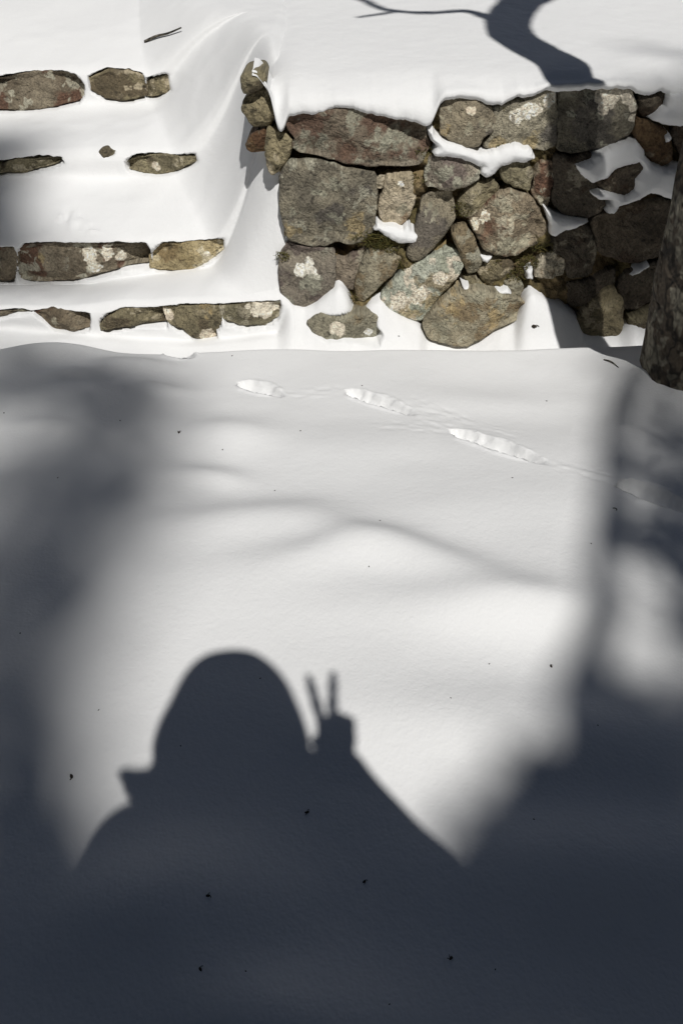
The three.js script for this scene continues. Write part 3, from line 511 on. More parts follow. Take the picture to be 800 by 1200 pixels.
// ---------------------------------------------------------------- snow caught on ledges of the wall
function snowPatch(P, label, proud, thick) {
  const W0 = P.map(([x, y]) => wallAt(x, y, proud)), m = 0.035, x0 = Math.min(...W0.map(p => p.x)) - m, x1 = Math.max(...W0.map(p => p.x)) + m, y0 = Math.min(...W0.map(p => p.y)) - m, y1 = Math.max(...W0.map(p => p.y)) + m;
  const Q = W0.map(p => [p.x, p.y]), cx = (x0 + x1) / 2, cy = y0, cz = wallZ(cy) + proud, st = 0.0032;
  const nx = Math.ceil((x1 - x0) / st) + 1, ny = Math.ceil((y1 - y0) / st) + 1;
  const g = gridGeo(nx, ny, (i, j) => {
    const x = x0 + i * st, y = y0 + j * st, sd = sdPoly(Q, x, y) + 0.0022 * noise(x * 70, y * 70, 3) + 0.0012 * noise(x * 180, y * 180, 6);
    let z = wallZ(y) + proud;
    if (sd < 0) { const d = Math.min(-sd, 0.03); z += thick * (Math.sqrt(1 - (1 - d / 0.03) ** 2) - 0.5) + 0.003 * noise(x * 30, y * 30, 5); } else z -= thick * 0.5 + 0.17 * sst(0, 0.007, sd);
    return [x - cx, y - cy, z - cz, x, y];
  });
  const o = mesh('snow_patch', g, SNOW); o.position.set(cx, cy, cz); tag(o, label, 'snow patch'); return o;
}
snowPatch([[501, 154], [507, 152], [511, 160], [525, 167], [542, 172], [560, 179], [572, 179], [590, 172], [605, 170], [620, 174], [624, 179], [628, 187], [615, 192], [602, 191], [587, 196], [580, 205], [570, 209], [562, 205], [564, 197], [552, 192], [540, 187], [525, 185], [510, 184], [507, 180], [512, 172], [505, 166]], 'long bright strip of snow sagging along a ledge in the upper wall', 0.026, 0.03);
snowPatch([[436, 270], [442, 260], [447, 264], [460, 265], [472, 270], [477, 263], [482, 271], [490, 276], [490, 285], [467, 287], [457, 280], [450, 277], [444, 271], [439, 272]], 'small bright scrap of snow above the moss in the middle of the wall', 0.016, 0.022);
snowPatch([[673, 194], [694, 186], [717, 172], [732, 168], [746, 167], [755, 177], [755, 183], [764, 192], [777, 197], [795, 198], [806, 200], [803, 232], [786, 235], [775, 230], [762, 228], [750, 235], [739, 239], [726, 244], [719, 252], [711, 251], [719, 242], [717, 235], [701, 235], [693, 227], [701, 224], [717, 226], [732, 230], [743, 222], [744, 210], [752, 199], [750, 192], [735, 194], [721, 199], [712, 209], [696, 216], [685, 210]], 'large forked patch of snow round a dark stone, beside the tree trunk', 0.03, 0.03);
snowPatch([[638, 244], [649, 253], [665, 257], [691, 261], [676, 268], [660, 273], [651, 278], [645, 276], [645, 264]], 'wedge of shaded snow on the dark wall, below the tree shadow', 0.022, 0.022);
snowPatch([[760, 140], [770, 131], [780, 125], [784, 110], [800, 106], [815, 110], [815, 146], [796, 149], [779, 147]], 'tongue of snow hanging off the terrace edge at the far right', 0.03, 0.03);
snowPatch([[738, 323], [746, 316], [759, 310], [761, 313], [750, 320], [741, 324]], 'thin shaded sliver of snow low on the dark wall by the trunk', 0.026, 0.02);
snowPatch([[562, 300], [577, 301], [571, 309], [565, 307]], 'tiny snow crumb below the large round stone', 0.012, 0.016);
snowPatch([[616, 318], [624, 314], [624, 328], [617, 327]], 'tiny snow scrap left of the pale stone at the shadow edge', 0.008, 0.016);
snowPatch([[580, 342], [590, 339], [596, 338], [599, 346], [586, 346]], 'small snow scrap on top of the big foot stone', 0.03, 0.02);
snowPatch([[542, 337], [549, 336], [550, 341], [543, 341]], 'snow crumb on the left end of the big foot stone', 0.03, 0.016);
snowPatch([[779, 160], [785, 159], [788, 164], [781, 168]], 'tiny shaded snow dot on the rusty stone near the trunk', 0.03, 0.016);

// ---------------------------------------------------------------- the tree on the right and its crooked trunk
const barkTex = colourTex(512, 1024, (u, v) => {
  const wu = u + 0.03 * tileNoise(u, v, 18, 28), n = tileNoise(u, v, 40, 21), big = tileNoise(u, v, 8, 22), fis = Math.abs(2 * (0.6 * tileNoise(wu, v, 26, 23) + 0.4 * tileNoise(wu, v, 60, 29)) - 1), crack = sst(0.22, 0.02, fis);
  const li = sst(0.50, 0.60, 0.42 * tileNoise(u, v, 13, 24) + 0.33 * tileNoise(wu, v, 41, 25) + 0.25 * tileNoise(u, v, 101, 26)), f = 0.5 + 0.6 * tileNoise(u, v, 160, 27) + 0.4 * tileNoise(u, v, 85, 20);
  const c = [0.043, 0.033, 0.023].map((a, k) => lerp(a, [0.088, 0.07, 0.05][k], n * 0.6 + big * 0.4));
  return c.map((a, k) => lerp(a * (1 - 0.75 * crack), [0.20, 0.187, 0.145][k], 0.75 * li * (1 - 0.5 * crack)) * f);
});
barkTex.wrapS = barkTex.wrapT = THREE.RepeatWrapping; barkTex.repeat.set(1 / 0.8, 1 / 1.6);
const barkBump = greyTex(512, 1024, (u, v) => 0.5 * tileNoise(u, v, 60, 31) + 0.3 * (1 - Math.pow(1 - Math.abs(2 * tileNoise(u, v, 22, 23) - 1), 4)) + 0.2 * tileNoise(u, v, 170, 33));
barkBump.repeat.set(1 / 0.8, 1 / 1.6);
const BARK = new THREE.MeshStandardMaterial({ map: barkTex, bumpMap: barkBump, bumpScale: 0.03, roughness: 0.95 });
function limb(pts, radii, seg, per, lump = 0.08, id = 1) {      // tapered tube through world points
  const cur = new THREE.CatmullRomCurve3(pts, false, 'centripetal'), n = (pts.length - 1) * per + 1, P = [], L = [0];
  for (let i = 0; i < n; i++) { P.push(cur.getPoint(i / (n - 1))); if (i) L.push(L[i - 1] + P[i].distanceTo(P[i - 1])); }
  let nrm = new THREE.Vector3(0, 0, 1); const rMean = radii.reduce((a, b) => a + b, 0) / radii.length;
  const frames = P.map((p, i) => { const t = P[Math.min(n - 1, i + 1)].clone().sub(P[Math.max(0, i - 1)]).normalize(); nrm = nrm.clone().addScaledVector(t, -nrm.dot(t)).normalize(); return [nrm, t.clone().cross(nrm)]; });
  const g = gridGeo(seg + 1, n + 1, (i, j) => {
    if (j === n) { const p = P[n - 1]; return [p.x, p.y, p.z, 0, L[n - 1]]; }
    const a = i / seg * 2 * Math.PI, k = j / (n - 1) * (radii.length - 1), k0 = Math.min(radii.length - 2, Math.floor(k)), r0 = lerp(radii[k0], radii[k0 + 1], k - k0);
    const c = Math.cos(a), s = Math.sin(a), r = r0 * (1 + lump * noise(c * 1.6 + id, s * 1.6, L[j] * 4) + lump * 0.5 * noise(c * 4, s * 4 + id, L[j] * 10) + 0.02 * noise(c * 12, s * 12, L[j] * 40)), [u, v] = frames[j], p = P[j];
    return [p.x + r * (c * u.x + s * v.x), p.y + r * (c * u.y + s * v.y), p.z + r * (c * u.z + s * v.z), i / seg * 2 * Math.PI * rMean, L[j]];
  });
  return g;
}
const TREE_LEAN = 0.17;
const sunHit = (px, py, where) => where === 'lip' ? wallAt(px, py, 0.03) : where === 'wall' ? wallAt(px, py, 0.01) : where === 'terrace' ? (() => { let y = 0.79, q; for (let k = 0; k < 4; k++) { q = groundAt(px, py, y); y = terraceY(q.x, q.z); } return q; })() : groundAt(px, py, 0.02);
{
  const foot = new THREE.Vector3(TREE_FOOT[0], 0, TREE_FOOT[1]);
  const zTree = y => foot.z + TREE_LEAN * clamp(y / 1.1) + 0.03 * Math.max(0, y - 1.1);
  const toTree = (px, py, where, hw) => {
    const q = sunHit(px, py, where); let t = 0.6;
    for (let k = 0; k < 12; k++) t = (zTree(q.y + SUN.y * t) - q.z) / SUN.z;
    return { p: q.clone().addScaledVector(SUN, t), r: hw * q.distanceTo(EYE) / FOCAL };
  };
  const path = [[668, 320, 'wall', 27], [670, 250, 'wall', 25], [672, 180, 'wall', 24], [674, 120, 'wall', 23], [672, 92, 'lip', 24], [656, 74, 'terrace', 25], [626, 58, 'terrace', 25], [600, 43, 'terrace', 24], [594, 28, 'terrace', 23], [602, 10, 'terrace', 22], [618, -8, 'terrace', 21], [622, -24, 'terrace', 20]].map(a => toTree(...a));
  const t = thing('tree', 'grey lichened tree with a leaning trunk at the right edge', 'tree', [foot.x, -0.1, foot.z]);
  const at = (px, py, dz) => onPlane(px, py, N_Z, foot.z + dz), pts = [at(800, 486, 0), at(803, 428, 0.01), at(808, 372, 0.03), at(814, 318, 0.06), at(830, 220, 0.11)], rad = [0.165, 0.135, 0.118, 0.102, 0.09];
  for (const q of path.slice(1)) { pts.push(q.p); rad.push(q.r); }
  const last = pts[pts.length - 1]; pts.push(last.clone().add(new THREE.Vector3(0.25, 0.45, 0.1)), last.clone().add(new THREE.Vector3(0.3, 1.1, 0.3))); rad.push(0.06, 0.035);
  //console.log('tree', pts.map((p, i) => [p.x.toFixed(2), p.y.toFixed(2), p.z.toFixed(2), 'r', rad[i].toFixed(3), 'px', ...project(p.x, p.y, p.z).map(v => v.toFixed(0))].join(' ')).join('\n'));
  const shift = g => g.translate(-t.position.x, -t.position.y, -t.position.z);
  mesh('trunk', shift(limb(pts, rad, 40, 12, 0.09, 3)), BARK, t);
  const br = [[590, 32, 9], [570, 20, 8], [545, 14, 6.5], [500, 11, 6], [455, 7, 5.5], [420, -2, 5], [380, -8, 4]].map(([x, y, w]) => toTree(x, y, 'terrace', w));
  mesh('limb', shift(limb(br.map(q => q.p), br.map(q => q.r), 16, 10, 0.08, 5)), BARK, t);
  const tw = [[470, 8, 4], [440, 12, 4], [420, 14, 3]].map(([x, y, w]) => toTree(x, y, 'terrace', w));
  mesh('limb', shift(limb(tw.map(q => q.p), tw.map(q => q.r), 10, 8, 0.06, 8)), BARK, t);
  const st = [[612, 8, 8], [640, -2, 6], [665, -14, 4]].map(([x, y, w]) => toTree(x, y, 'terrace', w));
  mesh('limb', shift(limb(st.map(q => q.p), st.map(q => q.r), 12, 8, 0.06, 9)), BARK, t);
  delete t.userData.count;
}

// ---------------------------------------------------------------- trees behind the photographer, whose shade falls on the snow
const LIT = [[255, 405], [690, 405], [690, 480], [672, 760], [680, 800], [525, 1000], [380, 800], [120, 960], [60, 900], [140, 700], [225, 560], [215, 470]];
const leafMat = new THREE.MeshStandardMaterial({ color: new THREE.Color().setRGB(0.035, 0.055, 0.022), roughness: 0.9, side: THREE.DoubleSide });
function leaves(puffs, cx, cy, cz) {              // puffs: [centre, rx, ry, rz, count, size]
  let n = 0; for (const p of puffs) n += p[4];
  const pos = new Float32Array(n * 12), nor = new Float32Array(n * 12), ix = new Uint32Array(n * 6); let k = 0;
  const a = new THREE.Vector3(), b = new THREE.Vector3(), c = new THREE.Vector3();
  for (const [q, rx, ry, rz, count, size] of puffs) for (let i = 0; i < count; i++, k++) {
    do a.set(rr(-1, 1), rr(-1, 1), rr(-1, 1)); while (a.lengthSq() > 1);
    const x = q.x + a.x * rx - cx, y = q.y + a.y * ry - cy, z = q.z + a.z * rz - cz;
    b.set(rr(-1, 1), rr(-1, 1), rr(-1, 1)).normalize(); c.set(rr(-1, 1), rr(-1, 1), rr(-1, 1)).cross(b).normalize();
    const l = size * rr(0.7, 1.3), w = size * 0.4; const nn = b.clone().cross(c).normalize();
    [[-1, -0.5], [1, -1], [1, 0.5], [-1, 1]].forEach(([s, t], m) => { const o = k * 12 + m * 3; pos[o] = x + b.x * l * s * 0.5 + c.x * w * t * 0.5; pos[o + 1] = y + b.y * l * s * 0.5 + c.y * w * t * 0.5; pos[o + 2] = z + b.z * l * s * 0.5 + c.z * w * t * 0.5; nor[o] = nn.x; nor[o + 1] = nn.y; nor[o + 2] = nn.z; });
    ix.set([k * 4, k * 4 + 1, k * 4 + 2, k * 4, k * 4 + 2, k * 4 + 3], k * 6);
  }
  const g = new THREE.BufferGeometry(); g.setAttribute('position', new THREE.BufferAttribute(pos, 3)); g.setAttribute('normal', new THREE.BufferAttribute(nor, 3)); g.setIndex(new THREE.BufferAttribute(ix, 1)); return g;
}
const fillMargin = 60;
function shadeTree(label, dist, boughs, fill, id, side) { // boughs: [px, py, rx px, ry px, density]; fill: boughs added to block sky light, casting no sun shade in view
  seed(id * 101);
  const puffs = [], ends = [];
  for (const [px, py, rx, ry, den] of boughs) {
    const g = py > 400 ? groundPt(px, py) : px < 330 ? onPlane(px, py, N_Z, -3.5) : py > 112 ? wallAt(px, py, 0) : groundAt(px, py, 0.77), D = g.distanceTo(EYE), sx = rx * D / FOCAL, sy = ry * D / FOCAL, size = 0.085;
    const q = g.clone().addScaledVector(SUN, dist + rr(-1, 1) * 0.08 * dist), area = Math.PI * sx * sy;
    puffs.push([q, sx, sy * 0.8, sy * 1.1, Math.round(den * area / (size * size * 0.4 * 0.5)) + 6, size]); ends.push(q);
  }
  const c = ends.reduce((s, p) => s.add(p), new THREE.Vector3()).divideScalar(ends.length), base = new THREE.Vector3(c.x + side, 0, c.z + 0.3), top = c.y + 4;
  for (let k = 0; k < fill; k++) {
    const y = rr(2.2, top), r = (1 - y / (top + 2)) * dist * 0.28 + 0.4, a = rnd() * 6.283, q = new THREE.Vector3(base.x + Math.cos(a) * r * rr(0.3, 1), y, base.z + Math.sin(a) * r * rr(0.3, 1)), R = rr(0.35, 0.7);
    const t = q.y / SUN.y, gx = q.x - SUN.x * t, gz = q.z - SUN.z * t, pr = project(gx, 0, gz), inFront = gz < -0.2;
    const t2 = (q.y - 0.75) / SUN.y, z2 = q.z - SUN.z * t2, x2 = q.x - SUN.x * t2;
    if (inFront && z2 < 0 && gz > -7 && x2 > -3.2 && gx < 3.2 && sdPoly(LIT, pr[0], pr[1]) < 1e9 && pr[1] < 1250 + fillMargin && pr[1] > -500) continue;
    if (Math.abs(gx) < 3 && gz < 0 && gz > -7) continue;
    puffs.push([q, R * 1.3, R * 0.7, R * 1.3, 240, 0.20]); if (k % 4 === 0) ends.push(q);
  }
  const t = thing('evergreen_tree', label, 'tree', [base.x, 0, base.z]);
  mesh('trunk', limb([new THREE.Vector3(0, -0.3, 0), new THREE.Vector3(0.05, top * 0.33, 0.04), new THREE.Vector3(-0.04, top * 0.7, 0), new THREE.Vector3(0, top, 0)], [dist * 0.014 + 0.06, dist * 0.011 + 0.04, dist * 0.006 + 0.02, 0.02], 14, 8, 0.06, id), BARK, t);
  const limbs = ends.map(q => { const h = Math.max(1.2, q.y - 0.18 * Math.hypot(q.x - base.x, q.z - base.z)); return limb([new THREE.Vector3(0, h, 0), new THREE.Vector3((q.x - base.x) * 0.5, (h + q.y) / 2 + 0.05, (q.z - base.z) * 0.5), q.clone().sub(base)], [0.03, 0.02, 0.008], 6, 3, 0.05, id); });
  mesh('limbs', mergeGeometries(limbs), BARK, t).userData.kind = 'stuff';
  mesh('crown', leaves(puffs, base.x, 0, base.z), leafMat, t).userData.kind = 'stuff';
  delete t.userData.count;
}
shadeTree('tall evergreen behind the photographer shading the left of the snow', 21, [
  [70, 860, 70, 70, 1.3], [80, 930, 60, 50, 1.8], [30, 820, 70, 60, 1.4], [120, 425, 110, 20, 1.8], [170, 460, 60, 30, 1.0], [100, 700, 80, 60, 1.1], [150, 560, 70, 40, 0.8], [-20, 240, 60, 90, 0.7], [10, 345, 60, 44, 1.6], [0, 300, 60, 60, 1.1], [0, 150, 50, 40, 1.0], [60, 455, 140, 52, 2.0], [140, 500, 85, 60, 1.9], [60, 560, 140, 70, 1.8], [120, 590, 100, 60, 1.6], [20, 660, 130, 70, 1.7], [80, 680, 90, 60, 1.2], [-30, 780, 120, 90, 1.7], [50, 770, 80, 60, 0.9], [-30, 890, 120, 70, 1.8], [40, 950, 90, 50, 1.6], [-60, 410, 130, 40, 1.6], [60, 400, 80, 22, 1.3],
  [-40, 370, 70, 40, 1.6], [-40, 290, 60, 50, 1.6], [-40, 220, 50, 40, 1.4], [-30, 150, 40, 40, 0.6],
], 420, 1, -2.6);
shadeTree('evergreen tree behind the photographer shading the right of the snow', 18, [
  [800, 455, 110, 40, 1.6], [860, 520, 110, 60, 1.8], [765, 500, 60, 50, 0.7], [770, 560, 50, 40, 0.6], [860, 640, 70, 80, 2.0], [805, 650, 36, 70, 2.0], [870, 760, 100, 60, 2.0], [805, 770, 40, 60, 1.6], [750, 430, 60, 22, 0.9], [745, 600, 26, 36, 0.5],
  [770, 350, 50, 40, 1.2], [745, 290, 75, 50, 2.4], [805, 270, 60, 90, 2.5], [800, 190, 50, 50, 1.6], [720, 320, 40, 40, 1.6], [700, 270, 30, 40, 1.2], [735, 215, 40, 40, 1.4], [790, 215, 60, 60, 2.5], [725, 150, 50, 34, 0.9], [790, 140, 40, 30, 1.0], [850, 150, 60, 60, 1.2], [715, 370, 25, 25, 0.3], [800, 60, 50, 50, 0.3],
], 420, 2, 2.6);
shadeTree('evergreen tree close behind the photographer on the right', 9.5, [
  [800, 890, 90, 62, 2.6], [725, 915, 60, 42, 2.4], [770, 835, 60, 34, 2.4], [690, 955, 60, 42, 2.4], [640, 995, 60, 36, 2.4], [715, 980, 90, 50, 2.4], [590, 1030, 60, 32, 2.4], [800, 1000, 120, 70, 2.6], [700, 1070, 150, 70, 2.6], [560, 1070, 90, 40, 2.4], [880, 950, 90, 120, 2.4], [860, 1120, 120, 90, 2.6], [745, 830, 40, 26, 2.4], [692, 866, 62, 46, 3.2], [634, 922, 62, 46, 3.2], [584, 976, 56, 40, 3.2], [540, 1012, 48, 28, 3.0], [720, 830, 40, 34, 2.8], [755, 560, 36, 50, 0.4], [745, 630, 34, 44, 1.1], [650, 1220, 220, 60, 2.6], [420, 1230, 220, 50, 2.6], [788, 640, 40, 66, 2.8], [805, 570, 50, 40, 2.6], [805, 720, 36, 40, 2.2], [795, 520, 40, 32, 0.9], [480, 1090, 80, 50, 2.6], [440, 1140, 90, 50, 2.6], [540, 1110, 90, 50, 2.6], [400, 1190, 110, 40, 2.6],
], 160, 3, 1.6);
shadeTree('younger evergreen behind the photographer on the left', 13, [
  [20, 985, 80, 50, 2.4], [75, 975, 60, 44, 2.0], [110, 1020, 60, 30, 2.2], [20, 900, 60, 50, 1.4], [150, 1230, 220, 50, 2.6], [60, 1040, 90, 40, 2.4], [-20, 1100, 130, 70, 2.6], [100, 1070, 90, 50, 2.5], [60, 1170, 150, 70, 2.6], [200, 1130, 120, 60, 2.5], [330, 1170, 130, 60, 2.5], [480, 1160, 130, 60, 2.5], [600, 1160, 130, 60, 2.5], [740, 1190, 140, 60, 2.5],
], 140, 4, -2.2);
// evergreens added beside and behind, out of the frame, to block sky light
function skyBlockTree(label, x, z, h, r, id) {
  seed(id * 77); const puffs = [], arms = [];
  for (let k = 0; k < 130; k++) { const y = h * Math.pow(rnd(), 0.8) * 0.95 + 0.7, R = r * (1.05 - y / (h + 1.2)), a = rnd() * 6.283, d = R * Math.sqrt(rr(0.05, 1)), q = new THREE.Vector3(x + Math.cos(a) * d, y, z + Math.sin(a) * d); puffs.push([q, 0.62, 0.34, 0.62, 170, 0.2]); if (k % 3 === 0) arms.push(limb([new THREE.Vector3(0, y + 0.15, 0), new THREE.Vector3((q.x - x) * 0.5, y + 0.1, (q.z - z) * 0.5), new THREE.Vector3(q.x - x, y, q.z - z)], [0.03, 0.02, 0.008], 6, 3, 0.05, id)); }
  const t = thing('evergreen_tree', label, 'tree', [x, 0, z]);
  mesh('trunk', limb([new THREE.Vector3(0, -0.4, 0), new THREE.Vector3(0.04, h * 0.4, 0), new THREE.Vector3(0, h, 0)], [0.22, 0.14, 0.02], 14, 8, 0.06, id), BARK, t);
  mesh('limbs', mergeGeometries(arms), BARK, t).userData.kind = 'stuff';
  mesh('crown', leaves(puffs, x, 0, z), leafMat, t).userData.kind = 'stuff'; delete t.userData.count;
}
skyBlockTree('broad evergreen added to block sky light, left of the steps, outside the picture', -5.2, -2.2, 9, 2.6, 1);
skyBlockTree('broad evergreen added to block sky light, right of the wall, outside the picture', 5.6, -0.6, 9, 2.6, 2);
skyBlockTree('broad evergreen added to block sky light, to the left of the photographer', -4.4, 2.6, 10, 2.7, 3);
skyBlockTree('broad evergreen added to block sky light, to the right of the photographer', 5.0, 4.2, 10, 2.7, 4);
skyBlockTree('broad evergreen added to block sky light, straight behind the photographer', -0.6, 6.6, 6.2, 2.8, 5);
// leaning sapling whose soft shadow crosses the right of the snow
{
  const pts = [[668, 860], [692, 760], [700, 700], [704, 640], [708, 580], [712, 520], [718, 470], [724, 430]].map(([x, y], i) => groundPt(x, y).addScaledVector(SUN, 8.2 + 0.12 * i));
  const base = new THREE.Vector3(pts[0].x + 0.6, 0, pts[0].z + 0.4);
  const t = thing('sapling', 'thin bare sapling leaning behind the photographer', 'tree', [base.x, 0, base.z]);
  mesh('trunk', limb([new THREE.Vector3(0, -0.2, 0), new THREE.Vector3(-0.2, 2.6, -0.1), ...pts.map(p => p.clone().sub(base))], [0.06, 0.05, 0.042, 0.038, 0.036, 0.033, 0.031, 0.029, 0.027, 0.024], 12, 8, 0.06, 4), BARK, t);
  delete t.userData.count;
}

// wide ground around
{
  const xs = axis([[-70, -8, 6], [-8, 8, 0.5], [8, 70, 6]]), zs = axis([[70, 4, 6], [4, -2.4, 0.4]]);
  const g = gridGeo(xs.length, zs.length, (i, j) => { const x = xs[i], z = zs[j], m = sst(5.6, 4.2, Math.abs(x)) * sst(1.5, 0.8, z); return [x, -0.12 - 0.4 * m + 0.05 * noise(x * 0.4, z * 0.4), z]; });
  struct('snow_field', g, SNOW);
}
// ---------------------------------------------------------------- the photographer, whose shadow lies in front
function netSurface(lo, hi, cell, sdf) {          // smooth closed surface of a distance field
  const n = [0, 1, 2].map(k => Math.ceil((hi[k] - lo[k]) / cell) + 1), [nx, ny, nz] = n, F = new Float32Array(nx * ny * nz), id = (i, j, k) => (k * ny + j) * nx + i;
  for (let k = 0; k < nz; k++) for (let j = 0; j < ny; j++) for (let i = 0; i < nx; i++) F[id(i, j, k)] = sdf(lo[0] + i * cell, lo[1] + j * cell, lo[2] + k * cell);
  const V = new Int32Array(nx * ny * nz).fill(-1), pos = [], idx = [];
  for (let k = 0; k < nz - 1; k++) for (let j = 0; j < ny - 1; j++) for (let i = 0; i < nx - 1; i++) {
    let c = 0, x = 0, y = 0, z = 0;
    for (const [a, b] of [[0, 1], [2, 3], [4, 5], [6, 7], [0, 2], [1, 3], [4, 6], [5, 7], [0, 4], [1, 5], [2, 6], [3, 7]]) {
      const fa = F[id(i + (a & 1), j + (a >> 1 & 1), k + (a >> 2))], fb = F[id(i + (b & 1), j + (b >> 1 & 1), k + (b >> 2))];
      if ((fa < 0) === (fb < 0)) continue; const t = fa / (fa - fb); c++;
      x += lerp(a & 1, b & 1, t); y += lerp(a >> 1 & 1, b >> 1 & 1, t); z += lerp(a >> 2, b >> 2, t);
    }
    if (c) { V[id(i, j, k)] = pos.length / 3; pos.push(lo[0] + (i + x / c) * cell, lo[1] + (j + y / c) * cell, lo[2] + (k + z / c) * cell); }
  }
  const quad = (a, b, c, d, f) => { if (a < 0 || b < 0 || c < 0 || d < 0) return; if (f) idx.push(a, b, c, a, c, d); else idx.push(a, c, b, a, d, c); };
  for (let k = 1; k < nz - 1; k++) for (let j = 1; j < ny - 1; j++) for (let i = 1; i < nx - 1; i++) {
    const f = F[id(i, j, k)] < 0;
    if (f !== F[id(i + 1, j, k)] < 0) quad(V[id(i, j - 1, k - 1)], V[id(i, j, k - 1)], V[id(i, j, k)], V[id(i, j - 1, k)], f);
    if (f !== F[id(i, j + 1, k)] < 0) quad(V[id(i - 1, j, k - 1)], V[id(i - 1, j, k)], V[id(i, j, k)], V[id(i, j, k - 1)], f);
    if (f !== F[id(i, j, k + 1)] < 0) quad(V[id(i - 1, j - 1, k)], V[id(i, j - 1, k)], V[id(i, j, k)], V[id(i - 1, j, k)], f);
  }
  const g = new THREE.BufferGeometry(); g.setAttribute('position', new THREE.Float32BufferAttribute(pos, 3)); g.setIndex(idx); g.computeVertexNormals(); return g;
}
const capsule = (p, a, b, ra, rb) => { const ex = b[0] - a[0], ey = b[1] - a[1], ez = b[2] - a[2], wx = p[0] - a[0], wy = p[1] - a[1], wz = p[2] - a[2], t = clamp((wx * ex + wy * ey + wz * ez) / (ex * ex + ey * ey + ez * ez)); return Math.hypot(wx - ex * t, wy - ey * t, wz - ez * t) - lerp(ra, rb, t); };
const smin = (a, b, k) => { const h = Math.max(k - Math.abs(a - b), 0) / k; return Math.min(a, b) - h * h * k * 0.25; };
function chain(bones, k) { return (x, y, z) => { let d = 1e3; const p = [x, y, z]; for (const [a, b, ra, rb] of bones) d = smin(d, capsule(p, a, b, ra, rb ?? ra), k); return d; }; }
function surfaceOf(bones, cell, k, extra) {
  const lo = [1e3, 1e3, 1e3], hi = [-1e3, -1e3, -1e3];
  for (const [a, b, ra, rb] of bones) for (const [q, r] of [[a, ra], [b, rb ?? ra]]) for (let n = 0; n < 3; n++) { lo[n] = Math.min(lo[n], q[n] - r - 3 * cell - 0.02); hi[n] = Math.max(hi[n], q[n] + r + 3 * cell + 0.02); }
  const f = chain(bones, k); return netSurface(lo, hi, cell, extra ? (x, y, z) => extra(f(x, y, z), x, y, z) : f);
}
